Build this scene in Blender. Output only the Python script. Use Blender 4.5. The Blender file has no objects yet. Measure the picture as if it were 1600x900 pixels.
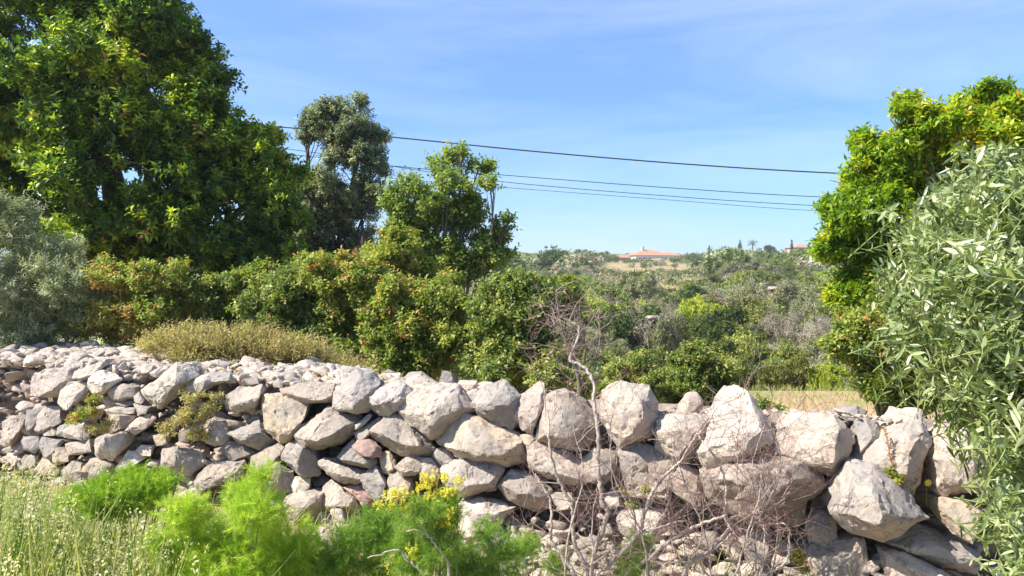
import bpy, bmesh, math, random
import numpy as np
from mathutils import Vector, noise

S = bpy.context.scene
COL = S.collection
R = math.radians
PI = math.pi

# ---------------------------------------------------------------- camera
FPX = 1150.0                     # focal length in pixels of the 1600 px wide photograph
EYE = Vector((0.0, 0.0, 1.6))
PITCH = math.atan(20.0 / FPX)    # looking very slightly down
cam_d = bpy.data.cameras.new("camera")
cam = bpy.data.objects.new("camera", cam_d)
COL.objects.link(cam)
cam.location = EYE
cam.rotation_euler = (R(90) - PITCH, 0, 0)
cam_d.sensor_width = 36
cam_d.lens = 36 * FPX / 1600
cam_d.clip_start = 0.05
cam_d.clip_end = 5000
S.camera = cam

# ---------------------------------------------------------------- light
SUN = Vector((-0.74, -0.17, 0.80)).normalized()      # towards the sun: high on the left, a little behind the camera
elev = math.asin(SUN.z)
azim = math.atan2(SUN.x, SUN.y)                      # from +Y towards +X
sd = bpy.data.lights.new("sun", "SUN")
sd.energy = 5.0
sd.angle = R(0.5)
sd.color = (1.0, 0.94, 0.82)
so = bpy.data.objects.new("sun", sd)
COL.objects.link(so)
so.rotation_euler = SUN.to_track_quat('Z', 'Y').to_euler()

world = bpy.data.worlds.new("World")
S.world = world
world.use_nodes = True
wn, wl = world.node_tree.nodes, world.node_tree.links
wn.clear()
sky = wn.new("ShaderNodeTexSky")
sky.sky_type = 'NISHITA'
sky.sun_disc = False
sky.sun_elevation = elev
sky.sun_rotation = azim
sky.air_density = 1.0
sky.dust_density = 0.25
sky.ozone_density = 2.2
wtc = wn.new("ShaderNodeTexCoord")
wmap = wn.new("ShaderNodeMapping")
wmap.inputs['Scale'].default_value = (1.1, 1.6, 6.5)
wmap.inputs['Rotation'].default_value = (R(6), R(24), R(25))
wnz = wn.new("ShaderNodeTexNoise")
wnz.inputs['Scale'].default_value = 1.7
wnz.inputs['Detail'].default_value = 7
wnz.inputs['Roughness'].default_value = 0.58
wnz.inputs['Distortion'].default_value = 0.5
wr = wn.new("ShaderNodeValToRGB")
wr.color_ramp.elements[0].position = 0.36
wr.color_ramp.elements[0].color = (0, 0, 0, 1)
wr.color_ramp.elements[1].position = 0.80
wr.color_ramp.elements[1].color = (0.30, 0.30, 0.30, 1)
wmix = wn.new("ShaderNodeMix")
wmix.data_type = 'RGBA'
wmix.inputs['B'].default_value = (4.6, 5.0, 5.7, 1)
bg = wn.new("ShaderNodeBackground")
bg.inputs['Strength'].default_value = 0.14
wo = wn.new("ShaderNodeOutputWorld")
wl.new(wtc.outputs['Generated'], wmap.inputs['Vector'])
wl.new(wmap.outputs['Vector'], wnz.inputs['Vector'])
wl.new(wnz.outputs['Fac'], wr.inputs['Fac'])
wl.new(wr.outputs['Color'], wmix.inputs['Factor'])
whs = wn.new("ShaderNodeHueSaturation")
whs.inputs['Saturation'].default_value = 1.12
wl.new(sky.outputs['Color'], whs.inputs['Color'])
# darkening tint painted over the low sky: bluer and less glaring towards the horizon
wsep = wn.new("ShaderNodeSeparateXYZ")
wl.new(wtc.outputs['Generated'], wsep.inputs['Vector'])
whz = wn.new("ShaderNodeValToRGB")
whz.color_ramp.elements[0].position = 0.0
whz.color_ramp.elements[0].color = (.35, .47, .65, 1)
whz.color_ramp.elements[1].position = 0.42
whz.color_ramp.elements[1].color = (.86, .82, .92, 1)
_e = whz.color_ramp.elements.new(0.14)
_e.color = (.44, .56, .75, 1)
wmu = wn.new("ShaderNodeMix")
wmu.data_type = 'RGBA'
wmu.blend_type = 'MULTIPLY'
wmu.inputs['Factor'].default_value = 1
wl.new(wsep.outputs['Z'], whz.inputs['Fac'])
wl.new(whs.outputs['Color'], wmu.inputs['A'])
wl.new(whz.outputs['Color'], wmu.inputs['B'])
wl.new(wmu.outputs['Result'], wmix.inputs['A'])
wl.new(wmix.outputs['Result'], bg.inputs['Color'])
wl.new(bg.outputs['Background'], wo.inputs['Surface'])

S.view_settings.view_transform = 'Standard'
S.view_settings.look = 'None'
S.view_settings.gamma = 1
S.view_settings.use_curve_mapping = False
S.view_settings.exposure = 1.0
S.render.engine = 'CYCLES'
S.cycles.max_bounces = 6
S.cycles.transmission_bounces = 4
S.cycles.diffuse_bounces = 4
S.cycles.use_denoising = True

HAZE = 0.0006

# ---------------------------------------------------------------- geometry of the view
cp, sp_ = math.cos(PITCH), math.sin(PITCH)


def ray(px, py):
    x = (px - 800) / FPX
    v = -(py - 450) / FPX
    # rotate the camera's forward (0,1,0) / up (0,0,1) by the pitch
    return Vector((x, cp + v * sp_, v * cp - sp_))


def at(px, py, Y):
    r = ray(px, py)
    return EYE + r * (Y / r.y)


def scl(Y):
    return Y / FPX


# ---------------------------------------------------------------- helpers
def tag(o, label=None, cat=None, group=None, kind=None):
    if label:
        o['label'] = label
    if cat:
        o['category'] = cat
    if group:
        o['group'] = group
    if kind:
        o['kind'] = kind
    return o


def empty(name, loc=(0, 0, 0)):
    o = bpy.data.objects.new(name, None)
    o.empty_display_size = 0.1
    o.location = loc
    COL.objects.link(o)
    return o


def link(name, me, mat=None, parent=None, loc=None):
    o = bpy.data.objects.new(name, me)
    COL.objects.link(o)
    if mat is not None:
        me.materials.append(mat)
    if loc is not None:
        o.location = loc
    if parent is not None:
        o.parent = parent
    return o


def shift(V, loc):
    return V - np.array(loc, dtype=float)


def np_mesh(name, V, loops, starts, totals, attrs=None):
    me = bpy.data.meshes.new(name)
    me.vertices.add(len(V))
    me.vertices.foreach_set("co", np.ascontiguousarray(V, dtype=np.float32).ravel())
    me.loops.add(len(loops))
    me.loops.foreach_set("vertex_index", np.ascontiguousarray(loops, dtype=np.int32))
    me.polygons.add(len(starts))
    me.polygons.foreach_set("loop_start", np.ascontiguousarray(starts, dtype=np.int32))
    try:
        me.polygons.foreach_set("loop_total", np.ascontiguousarray(totals, dtype=np.int32))
    except Exception:
        pass
    for k, a in (attrs or {}).items():
        at_ = me.attributes.new(k, 'FLOAT', 'FACE')
        at_.data.foreach_set("value", np.ascontiguousarray(a, dtype=np.float32))
    me.update(calc_edges=True)
    me.validate()
    return me


def quads_mesh(name, V, F, attrs=None):
    F = np.asarray(F)
    n, k = F.shape
    return np_mesh(name, V, F.ravel(), np.arange(n) * k, np.full(n, k), attrs)


def unit(a):
    return a / np.maximum(np.linalg.norm(a, axis=1, keepdims=True), 1e-9)


def leaf_arrays(P, A, N, L, W, shape='quad', droop=0.12):
    """arrays of leaves: base P, axis A, normal N, length L, width W"""
    A = unit(A)
    Sd = unit(np.cross(A, N))
    Nn = unit(np.cross(Sd, A))
    L = np.asarray(L)[:, None]
    W = np.asarray(W)[:, None]
    n = len(P)
    if shape == 'quad':
        v = np.stack([P, P + A * L * .48 + Sd * W * .5 + Nn * W * .18, P + A * L - Nn * L * droop,
                      P + A * L * .48 - Sd * W * .5 + Nn * W * .18], 1)
        pat = np.array([0, 1, 2, 3])
        st, tt, nv = np.array([0]), np.array([4]), 4
    elif shape == 'hair':
        v = np.stack([P - Sd * W * .5, P + Sd * W * .5, P + A * L - Nn * L * droop], 1)
        pat = np.array([0, 1, 2])
        st, tt, nv = np.array([0]), np.array([3]), 3
    else:   # lance: two halves folded along the midrib
        q = lambda f, s, up: P + A * L * f + Sd * W * s + Nn * (W * up - L * droop * f * f)
        v = np.stack([q(0, 0, 0), q(.3, .42, .16), q(.68, .42, .16), q(1, 0, 0), q(.68, -.42, .16), q(.3, -.42, .16),
                      q(.3, 0, 0), q(.68, 0, 0)], 1)
        pat = np.array([0, 1, 6, 0, 6, 5, 6, 1, 2, 7, 6, 7, 4, 5, 7, 2, 3, 7, 3, 4])
        st, tt, nv = np.array([0, 3, 6, 10, 14, 17]), np.array([3, 3, 4, 4, 3, 3]), 8
    V = v.reshape(-1, 3)
    loops = (pat[None, :] + (np.arange(n) * nv)[:, None]).ravel()
    starts = (st[None, :] + (np.arange(n) * len(pat))[:, None]).ravel()
    totals = np.tile(tt, n)
    return V, loops, starts, totals, len(st)


def leaf_mesh(name, P, A, N, L, W, tint, shape='quad', droop=.12):
    V, lo, st, tt, k = leaf_arrays(P, A, N, L, W, shape, droop)
    return np_mesh(name, V, lo, st, tt, {'tint': np.repeat(tint, k)})


def tube_arrays(paths, sides=5):
    """paths: list of (points Nx3, radii N)."""
    Vs, Fs, base = [], [], 0
    for pts, rad in paths:
        pts = np.asarray(pts, dtype=float)
        rad = np.asarray(rad, dtype=float)
        n = len(pts)
        if n < 2:
            continue
        t = np.gradient(pts, axis=0)
        t = unit(t)
        ref = np.array([0, 0, 1.0]) if abs(t[0][2]) < .8 else np.array([1.0, 0, 0])
        a = unit(np.cross(t, np.tile(ref, (n, 1))))
        b = np.cross(t, a)
        ang = np.arange(sides) * 2 * PI / sides
        ring = pts[:, None, :] + rad[:, None, None] * (np.cos(ang)[None, :, None] * a[:, None, :] + np.sin(ang)[None, :, None] * b[:, None, :])
        Vs.append(ring.reshape(-1, 3))
        i = np.arange(n - 1)[:, None] * sides
        j = np.arange(sides)[None, :]
        j2 = (j + 1) % sides
        F = np.stack([i + j, i + j2, i + sides + j2, i + sides + j], -1).reshape(-1, 4) + base
        Fs.append(F)
        base += n * sides
    return np.concatenate(Vs), np.concatenate(Fs)


def tube_obj(name, paths, mat, parent=None, sides=5, loc=(0, 0, 0), smooth=True):
    V, F = tube_arrays(paths, sides)
    me = quads_mesh(name, shift(V, loc), F)
    if smooth:
        me.polygons.foreach_set("use_smooth", np.ones(len(me.polygons), dtype=bool))
    return link(name, me, mat, parent)


def smooth_path(pts, n_per=5, jit=0.0, rng=None):
    """Catmull-Rom through pts"""
    P = [Vector(p) for p in pts]
    P = [P[0] * 2 - P[1]] + P + [P[-1] * 2 - P[-2]]
    out = []
    for i in range(1, len(P) - 2):
        for k in range(n_per):
            t = k / n_per
            a, b, c, d = P[i - 1], P[i], P[i + 1], P[i + 2]
            q = 0.5 * ((2 * b) + (c - a) * t + (2 * a - 5 * b + 4 * c - d) * t * t + (3 * b - a - 3 * c + d) * t ** 3)
            if jit and rng:
                q = q + Vector((rng.uniform(-jit, jit), rng.uniform(-jit, jit), rng.uniform(-jit, jit)))
            out.append(q)
    out.append(P[-2])
    return np.array([tuple(p) for p in out])


# ---------------------------------------------------------------- materials
def new_mat(name):
    m = bpy.data.materials.new(name)
    m.use_nodes = True
    nt = m.node_tree
    nt.nodes.clear()
    out = nt.nodes.new("ShaderNodeOutputMaterial")
    return m, nt.nodes, nt.links, out


def ramp(nd, stops):
    r = nd.new("ShaderNodeValToRGB")
    e = r.color_ramp.elements
    while len(e) < len(stops):
        e.new(0.5)
    for i, (p, c) in enumerate(stops):
        e[i].position = p
        e[i].color = (c[0], c[1], c[2], 1)
    return r


def leaf_mat(name, stops, trans=0.4, rough=0.5, tboost=(1.25, 1.35, .7), obj_var=0.0, spec=0.4, gain=1.2):
    gain, rough, spec = (1.18, .8, .15) if name.startswith('scrub') else (gain, rough, spec)
    m, nd, lk, out = new_mat(name)
    at_ = nd.new("ShaderNodeAttribute")
    at_.attribute_name = 'tint'
    cr = ramp(nd, [(p_, tuple(min(.85, v * gain) for v in c_)) for p_, c_ in stops])
    lk.new(at_.outputs['Fac'], cr.inputs['Fac'])
    col = cr.outputs['Color']
    if obj_var:
        oi = nd.new("ShaderNodeObjectInfo")
        mr = nd.new("ShaderNodeMapRange")
        mr.inputs['To Min'].default_value = 1 - obj_var
        mr.inputs['To Max'].default_value = 1 + obj_var
        lk.new(oi.outputs['Random'], mr.inputs['Value'])
        hs = nd.new("ShaderNodeHueSaturation")
        lk.new(mr.outputs['Result'], hs.inputs['Value'])
        mr2 = nd.new("ShaderNodeMapRange")
        mr2.inputs['To Min'].default_value = 0.47
        mr2.inputs['To Max'].default_value = 0.515
        mu = nd.new("ShaderNodeMath")
        mu.operation = 'FRACT'
        m3 = nd.new("ShaderNodeMath")
        m3.operation = 'MULTIPLY'
        m3.inputs[1].default_value = 7.31
        lk.new(oi.outputs['Random'], m3.inputs[0])
        lk.new(m3.outputs[0], mu.inputs[0])
        lk.new(mu.outputs[0], mr2.inputs['Value'])
        lk.new(mr2.outputs['Result'], hs.inputs['Hue'])
        lk.new(col, hs.inputs['Color'])
        col = hs.outputs['Color']
    p = nd.new("ShaderNodeBsdfPrincipled")
    p.inputs['Roughness'].default_value = rough
    p.inputs['Specular IOR Level'].default_value = spec
    lk.new(col, p.inputs['Base Color'])
    t = nd.new("ShaderNodeBsdfTranslucent")
    mm = nd.new("ShaderNodeMix")
    mm.data_type = 'RGBA'
    mm.blend_type = 'MULTIPLY'
    mm.inputs['Factor'].default_value = 1
    mm.inputs['B'].default_value = (*tboost, 1)
    lk.new(col, mm.inputs['A'])
    lk.new(mm.outputs['Result'], t.inputs['Color'])
    mx = nd.new("ShaderNodeMixShader")
    mx.inputs['Fac'].default_value = trans
    lk.new(p.outputs[0], mx.inputs[1])
    lk.new(t.outputs[0], mx.inputs[2])
    lk.new(mx.outputs[0], out.inputs['Surface'])
    return m


def rough_mat(name, stops, scale=8, rough=.85, bump=.4, bscale=30, obj_var=0.0, detail=6, coord='Object'):
    m, nd, lk, out = new_mat(name)
    tc = nd.new("ShaderNodeTexCoord")
    nz = nd.new("ShaderNodeTexNoise")
    nz.inputs['Scale'].default_value = scale
    nz.inputs['Detail'].default_value = detail
    nz.inputs['Roughness'].default_value = .62
    lk.new(tc.outputs[coord], nz.inputs['Vector'])
    cr = ramp(nd, stops)
    lk.new(nz.outputs['Fac'], cr.inputs['Fac'])
    p = nd.new("ShaderNodeBsdfPrincipled")
    p.inputs['Roughness'].default_value = rough
    lk.new(cr.outputs['Color'], p.inputs['Base Color'])
    nb = nd.new("ShaderNodeTexNoise")
    nb.inputs['Scale'].default_value = bscale
    nb.inputs['Detail'].default_value = 6
    lk.new(tc.outputs[coord], nb.inputs['Vector'])
    bp = nd.new("ShaderNodeBump")
    bp.inputs['Strength'].default_value = bump
    bp.inputs['Distance'].default_value = .02
    lk.new(nb.outputs['Fac'], bp.inputs['Height'])
    lk.new(bp.outputs['Normal'], p.inputs['Normal'])
    lk.new(p.outputs[0], out.inputs['Surface'])
    return m


def stone_mat(name, base, alt, lichen=(0.30, 0.27, 0.24), warm=0.0, speck=0.5):
    """weathered limestone: broad cream / grey variation, fine grey lichen specks, pits"""
    m, nd, lk, out = new_mat(name)
    tc = nd.new("ShaderNodeTexCoord")
    oi = nd.new("ShaderNodeObjectInfo")
    ad = nd.new("ShaderNodeVectorMath")
    ad.operation = 'ADD'
    sc_ = nd.new("ShaderNodeVectorMath")
    sc_.operation = 'SCALE'
    cb = nd.new("ShaderNodeCombineXYZ")
    for k in range(3):
        lk.new(oi.outputs['Random'], cb.inputs[k])
    lk.new(cb.outputs[0], sc_.inputs[0])
    sc_.inputs['Scale'].default_value = 37.0
    lk.new(tc.outputs['Object'], ad.inputs[0])
    lk.new(sc_.outputs[0], ad.inputs[1])
    vec = ad.outputs[0]

    def nz(scale, detail, rough=.6):
        n = nd.new("ShaderNodeTexNoise")
        n.inputs['Scale'].default_value = scale
        n.inputs['Detail'].default_value = detail
        n.inputs['Roughness'].default_value = rough
        lk.new(vec, n.inputs['Vector'])
        return n
    n1 = nz(5.0, 9, .68)
    cr = ramp(nd, [(.30, alt), (.52, tuple((a + b) / 2 for a, b in zip(base, alt))), (.70, base)])
    lk.new(n1.outputs['Fac'], cr.inputs['Fac'])
    # fine specks of lichen
    n2 = nz(52, 6, .75)
    n3 = nz(4.5, 3)
    mul = nd.new("ShaderNodeMath")
    mul.operation = 'MULTIPLY'
    lk.new(n2.outputs['Fac'], mul.inputs[0])
    lk.new(n3.outputs['Fac'], mul.inputs[1])
    sr = ramp(nd, [(.235, (0, 0, 0)), (.32, (speck, speck, speck))])
    lk.new(mul.outputs[0], sr.inputs['Fac'])
    mx = nd.new("ShaderNodeMix")
    mx.data_type = 'RGBA'
    lk.new(sr.outputs['Color'], mx.inputs['Factor'])
    lk.new(cr.outputs['Color'], mx.inputs['A'])
    mx.inputs['B'].default_value = (*lichen, 1)
    # warm ochre stains
    n4 = nz(1.9, 4)
    wr_ = ramp(nd, [(.56 - warm * .1, (0, 0, 0)), (.74 - warm * .15, (.35 + warm * .4,) * 3)])
    lk.new(n4.outputs['Fac'], wr_.inputs['Fac'])
    mw = nd.new("ShaderNodeMix")
    mw.data_type = 'RGBA'
    lk.new(wr_.outputs['Color'], mw.inputs['Factor'])
    lk.new(mx.outputs['Result'], mw.inputs['A'])
    mw.inputs['B'].default_value = (0.50, 0.37, 0.22, 1)
    # broad grey weather stains
    n5 = nz(2.3, 8, .7)
    st_ = ramp(nd, [(.48, (0, 0, 0)), (.60, (.58, .58, .58))])
    lk.new(n5.outputs['Fac'], st_.inputs['Fac'])
    ms = nd.new("ShaderNodeMix")
    ms.data_type = 'RGBA'
    lk.new(st_.outputs['Color'], ms.inputs['Factor'])
    lk.new(mw.outputs['Result'], ms.inputs['A'])
    ms.inputs['B'].default_value = (.24, .225, .215, 1)
    # hairline cracks
    vc = nd.new("ShaderNodeTexVoronoi")
    vc.feature = 'DISTANCE_TO_EDGE'
    vc.inputs['Scale'].default_value = 3.6
    vd = nd.new("ShaderNodeVectorMath")
    vd.operation = 'MULTIPLY_ADD'
    n6 = nz(5, 5)
    lk.new(n6.outputs['Color'], vd.inputs[0])
    vd.inputs[1].default_value = (.35, .35, .35)
    lk.new(vec, vd.inputs[2])
    lk.new(vd.outputs[0], vc.inputs['Vector'])
    ckr = ramp(nd, [(.0, (.75, .75, .75)), (.022, (0, 0, 0))])
    lk.new(vc.outputs['Distance'], ckr.inputs['Fac'])
    mc = nd.new("ShaderNodeMix")
    mc.data_type = 'RGBA'
    lk.new(ckr.outputs['Color'], mc.inputs['Factor'])
    lk.new(ms.outputs['Result'], mc.inputs['A'])
    mc.inputs['B'].default_value = (.16, .12, .095, 1)
    mw = mc
    hs = nd.new("ShaderNodeHueSaturation")
    mr = nd.new("ShaderNodeMapRange")
    mr.inputs['To Min'].default_value = .78
    mr.inputs['To Max'].default_value = 1.12
    lk.new(oi.outputs['Random'], mr.inputs['Value'])
    lk.new(mr.outputs['Result'], hs.inputs['Value'])
    lk.new(mw.outputs['Result'], hs.inputs['Color'])
    p = nd.new("ShaderNodeBsdfPrincipled")
    p.inputs['Roughness'].default_value = .9
    p.inputs['Specular IOR Level'].default_value = .25
    lk.new(hs.outputs['Color'], p.inputs['Base Color'])
    nb = nz(38, 8, .7)
    nv = nd.new("ShaderNodeTexVoronoi")
    nv.inputs['Scale'].default_value = 26
    lk.new(vec, nv.inputs['Vector'])
    am = nd.new("ShaderNodeMath")
    am.operation = 'MULTIPLY_ADD'
    am.inputs[1].default_value = .35
    lk.new(nv.outputs['Distance'], am.inputs[0])
    lk.new(nb.outputs['Fac'], am.inputs[2])
    bp = nd.new("ShaderNodeBump")
    bp.inputs['Strength'].default_value = .8
    bp.inputs['Distance'].default_value = .016
    lk.new(am.outputs[0], bp.inputs['Height'])
    lk.new(bp.outputs['Normal'], p.inputs['Normal'])
    lk.new(p.outputs[0], out.inputs['Surface'])
    return m


def plain(name, c, rough=.7):
    m, nd, lk, out = new_mat(name)
    p = nd.new("ShaderNodeBsdfPrincipled")
    nz = nd.new("ShaderNodeTexNoise")
    nz.inputs['Scale'].default_value = 6
    cr = ramp(nd, [(.3, tuple(x * .85 for x in c)), (.7, tuple(min(1, x * 1.12) for x in c))])
    tc = nd.new("ShaderNodeTexCoord")
    lk.new(tc.outputs['Object'], nz.inputs['Vector'])
    lk.new(nz.outputs['Fac'], cr.inputs['Fac'])
    lk.new(cr.outputs['Color'], p.inputs['Base Color'])
    p.inputs['Roughness'].default_value = rough
    lk.new(p.outputs[0], out.inputs['Surface'])
    return m


M = {}
M['stone'] = stone_mat('limestone_cream', (.60, .495, .40), (.40, .325, .27))
M['grey'] = stone_mat('limestone_grey', (.49, .425, .37), (.31, .27, .245), speck=.5)
M['warm'] = stone_mat('limestone_buff', (.58, .455, .32), (.42, .33, .24), warm=.5, speck=.6)
M['pink'] = stone_mat('limestone_pink', (.52, .31, .26), (.44, .30, .25), warm=.1, speck=.35)
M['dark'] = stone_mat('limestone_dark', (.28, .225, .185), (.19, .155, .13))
M['white'] = stone_mat('limestone_white', (.68, .59, .495), (.50, .42, .35), speck=.4)
M['speck'] = stone_mat('limestone_speckled', (.57, .455, .375), (.40, .31, .26), speck=.9)
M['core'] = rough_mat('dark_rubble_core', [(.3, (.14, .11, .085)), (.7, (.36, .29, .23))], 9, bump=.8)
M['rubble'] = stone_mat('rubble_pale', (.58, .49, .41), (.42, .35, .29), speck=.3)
M['rubble_in'] = stone_mat('rubble_shaded', (.30, .26, .22), (.20, .17, .15), speck=.4)  # darker copy of the rubble: shade of the gaps put into its colour

M['bark'] = rough_mat('bark_grey_brown', [(.3, (.10, .08, .06)), (.7, (.22, .18, .14))], 14, bump=.7, bscale=40)
M['bark_dark'] = rough_mat('bark_dark', [(.3, (.045, .035, .03)), (.7, (.10, .08, .065))], 14, bump=.7, bscale=40)
M['bark_pale'] = rough_mat('dead_wood', [(.3, (.33, .27, .23)), (.7, (.54, .46, .40))], 30, bump=.6, bscale=60)
M['twig_red'] = rough_mat('red_twig', [(.3, (.20, .095, .085)), (.7, (.34, .19, .17))], 20, bump=.2)
M['twig_pale'] = rough_mat('pale_twig', [(.3, (.25, .19, .165)), (.7, (.42, .34, .29))], 20, bump=.2)
M['twig_brown'] = rough_mat('brown_twig', [(.3, (.17, .12, .09)), (.7, (.30, .22, .17))], 20, bump=.2)

M['stalk'] = rough_mat('green_stalk', [(.3, (.14, .18, .05)), (.7, (.28, .32, .10))], 12, bump=.1)
M['carob_dark'] = leaf_mat('leaf_dark_carob', [(0, (.03, .07, .018)), (.4, (.085, .14, .024)), (.64, (.18, .25, .03)), (.80, (.42, .48, .04)), (.97, (.50, .50, .05)), (1, (.42, .22, .07))], .5, .36, gain=1.35)
M['carob_bright'] = leaf_mat('leaf_bright_carob', [(0, (.06, .12, .012)), (.4, (.15, .25, .018)), (.74, (.29, .38, .02)), (.95, (.48, .46, .03)), (1, (.52, .34, .04))], .45, .42)
M['oak'] = leaf_mat('leaf_holm_oak', [(0, (.06, .08, .04)), (.5, (.15, .18, .10)), (.85, (.28, .30, .18)), (1, (.40, .40, .26))], .35, .5, gain=1.3)
M['pear'] = leaf_mat('leaf_light_green', [(0, (.08, .13, .03)), (.5, (.19, .255, .055)), (.85, (.31, .37, .09)), (1, (.42, .37, .12))], .45, .5)
M['hedge'] = leaf_mat('leaf_hedge', [(0, (.055, .10, .02)), (.4, (.16, .22, .035)), (.74, (.32, .35, .07)), (.93, (.46, .42, .12)), (1, (.46, .20, .08))], .42, .5)
M['hedge_green'] = leaf_mat('leaf_hedge_green', [(0, (.045, .08, .02)), (.45, (.13, .18, .04)), (.8, (.27, .31, .075)), (1, (.42, .38, .13))], .42, .45)
M['spring'] = leaf_mat('leaf_spring', [(0, (.12, .17, .03)), (.45, (.26, .29, .05)), (.78, (.42, .38, .08)), (.93, (.48, .25, .08)), (1, (.44, .14, .08))], .45, .5)
M['grey_olive'] = leaf_mat('leaf_grey_olive', [(0, (.13, .155, .07)), (.5, (.27, .31, .16)), (1, (.44, .47, .29))], .3, .5, (1.1, 1.15, .8))
M['dry'] = leaf_mat('leaf_dry', [(0, (.17, .12, .07)), (.3, (.32, .25, .12)), (.6, (.40, .38, .13)), (.85, (.50, .44, .20)), (1, (.48, .28, .18))], .35, .6)
M['olive'] = leaf_mat('leaf_olive', [(0, (.055, .09, .03)), (.35, (.16, .22, .075)), (.65, (.36, .43, .18)), (1, (.62, .62, .46))], .34, .32, (1.2, 1.35, .5), spec=.7, gain=1)
M['fennel'] = leaf_mat('leaf_fennel', [(0, (.10, .19, .015)), (.5, (.27, .41, .03)), (.8, (.44, .55, .05)), (1, (.58, .62, .12))], .45, .6, (1.1, 1.2, .6))
M['fennel_dark'] = leaf_mat('leaf_fennel_dark', [(0, (.08, .16, .02)), (.5, (.19, .31, .04)), (1, (.36, .46, .10))], .42, .6)
M['yellow'] = leaf_mat('flower_yellow', [(0, (.40, .42, .04)), (.5, (.60, .55, .05)), (1, (.72, .66, .12))], .4, .6, (1.1, 1.05, .6))
M['grass'] = leaf_mat('wild_grass_blades', [(0, (.08, .15, .025)), (.4, (.20, .28, .05)), (.75, (.40, .38, .14)), (1, (.58, .48, .30))], .42, .6)
M['seed'] = leaf_mat('seed_heads', [(0, (.22, .28, .09)), (.5, (.46, .44, .24)), (1, (.70, .60, .46))], .4, .7)
SC = {
    'green': leaf_mat('scrub_green', [(0, (.065, .09, .025)), (.5, (.165, .20, .05)), (1, (.31, .34, .10))], .3, .55, obj_var=.32),
    'dark': leaf_mat('scrub_dark', [(0, (.03, .05, .016)), (.5, (.075, .11, .028)), (1, (.17, .21, .05))], .3, .5, obj_var=.3),
    'olive': leaf_mat('scrub_olive', [(0, (.11, .125, .065)), (.5, (.225, .24, .135)), (1, (.36, .37, .23))], .3, .55, obj_var=.25),
    'lime': leaf_mat('scrub_lime', [(0, (.10, .15, .018)), (.5, (.23, .31, .035)), (1, (.42, .47, .06))], .4, .5, obj_var=.15),
    'brown': leaf_mat('scrub_brown', [(0, (.16, .135, .10)), (.5, (.29, .255, .195)), (1, (.40, .36, .29))], .2, .7, obj_var=.15),
}


# ---------------------------------------------------------------- terrain
ZT = [(-30, 0), (8.0, 0), (10, -.12), (12, -.3), (16, -1.1), (25, -2.1), (36, -2.2), (50, -1.5), (80, 0), (120, 1.7), (150, 3.0), (180, 4.3),
      (230, 6.4), (290, 7.2), (400, 6.0), (900, -5), (2600, -60)]


def terrain_z(x, y):
    z = float(np.interp(y, [a for a, b in ZT], [b for a, b in ZT]))
    k = min(1.0, max(0.0, (y - 9) / 40))
    return z + k * (noise.noise(Vector((x * .02, y * .02, 3))) * 1.2 + noise.noise(Vector((x * .07, y * .07, 8))) * .4) * min(1, .35 + y / 200)


ys = [-30, -10, 0, 2, 3, 4] + list(np.linspace(5, 30, 40)) + list(np.linspace(32, 320, 80)) + [360, 450, 600, 900, 1500, 2600]
NX = 70
V, F = [], []
for y in ys:
    half = max(14.0, abs(y) * 1.25)
    for i in range(NX):
        x = -half + 2 * half * i / (NX - 1)
        V.append((x, y, terrain_z(x, y)))
for r in range(len(ys) - 1):
    for i in range(NX - 1):
        a = r * NX + i
        F.append((a, a + 1, a + NX + 1, a + NX))
g_me = quads_mesh('ground', np.array(V), F)
g_me.polygons.foreach_set("use_smooth", np.ones(len(g_me.polygons), dtype=bool))
m, nd, lk, out = new_mat('earth_and_dry_grass')
tc = nd.new("ShaderNodeTexCoord")
nz = nd.new("ShaderNodeTexNoise")
nz.inputs['Scale'].default_value = .35
nz.inputs['Detail'].default_value = 9
nz.inputs['Roughness'].default_value = .65
lk.new(tc.outputs['Object'], nz.inputs['Vector'])
cr = ramp(nd, [(.32, (.15, .19, .05)), (.44, (.26, .25, .09)), (.54, (.42, .28, .15)), (.68, (.50, .31, .19))])
lk.new(nz.outputs['Fac'], cr.inputs['Fac'])
n2 = nd.new("ShaderNodeTexNoise")
n2.inputs['Scale'].default_value = 14
n2.inputs['Detail'].default_value = 6
lk.new(tc.outputs['Object'], n2.inputs['Vector'])
mx = nd.new("ShaderNodeMix")
mx.data_type = 'RGBA'
mx.blend_type = 'MULTIPLY'
mx.inputs['Factor'].default_value = .7
c2 = ramp(nd, [(.3, (.55, .6, .5)), (.7, (1.2, 1.15, 1.1))])
lk.new(n2.outputs['Fac'], c2.inputs['Fac'])
lk.new(cr.outputs['Color'], mx.inputs['A'])
lk.new(c2.outputs['Color'], mx.inputs['B'])
p = nd.new("ShaderNodeBsdfPrincipled")
p.inputs['Roughness'].default_value = .95
bp = nd.new("ShaderNodeBump")
bp.inputs['Strength'].default_value = .6
bp.inputs['Distance'].default_value = .04
lk.new(n2.outputs['Fac'], bp.inputs['Height'])
lk.new(bp.outputs['Normal'], p.inputs['Normal'])
lk.new(mx.outputs['Result'], p.inputs['Base Color'])
lk.new(p.outputs[0], out.inputs['Surface'])
tag(link('ground', g_me, m), 'uneven earth and dry grass ground rolling up to the hill', 'ground', kind='structure')

# ---------------------------------------------------------------- the dry stone wall
P0 = Vector((0.0, 4.25, 0.0))
NW = Vector((-0.368, -0.93, 0)).normalized()       # the wall's outward normal (towards the camera)
TW = Vector((0.93, -0.368, 0)).normalized()        # along the wall to the right
BATTER = 0.22
TOPZ = 0.86


def face_hit(px, py):
    r = ray(px, py)
    # (EYE + r t - P0).NW + BATTER*z = 0
    a = r.dot(NW) + BATTER * r.z
    b = (EYE - P0).dot(NW) + BATTER * EYE.z
    t = -b / a
    return EYE + r * t


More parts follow.
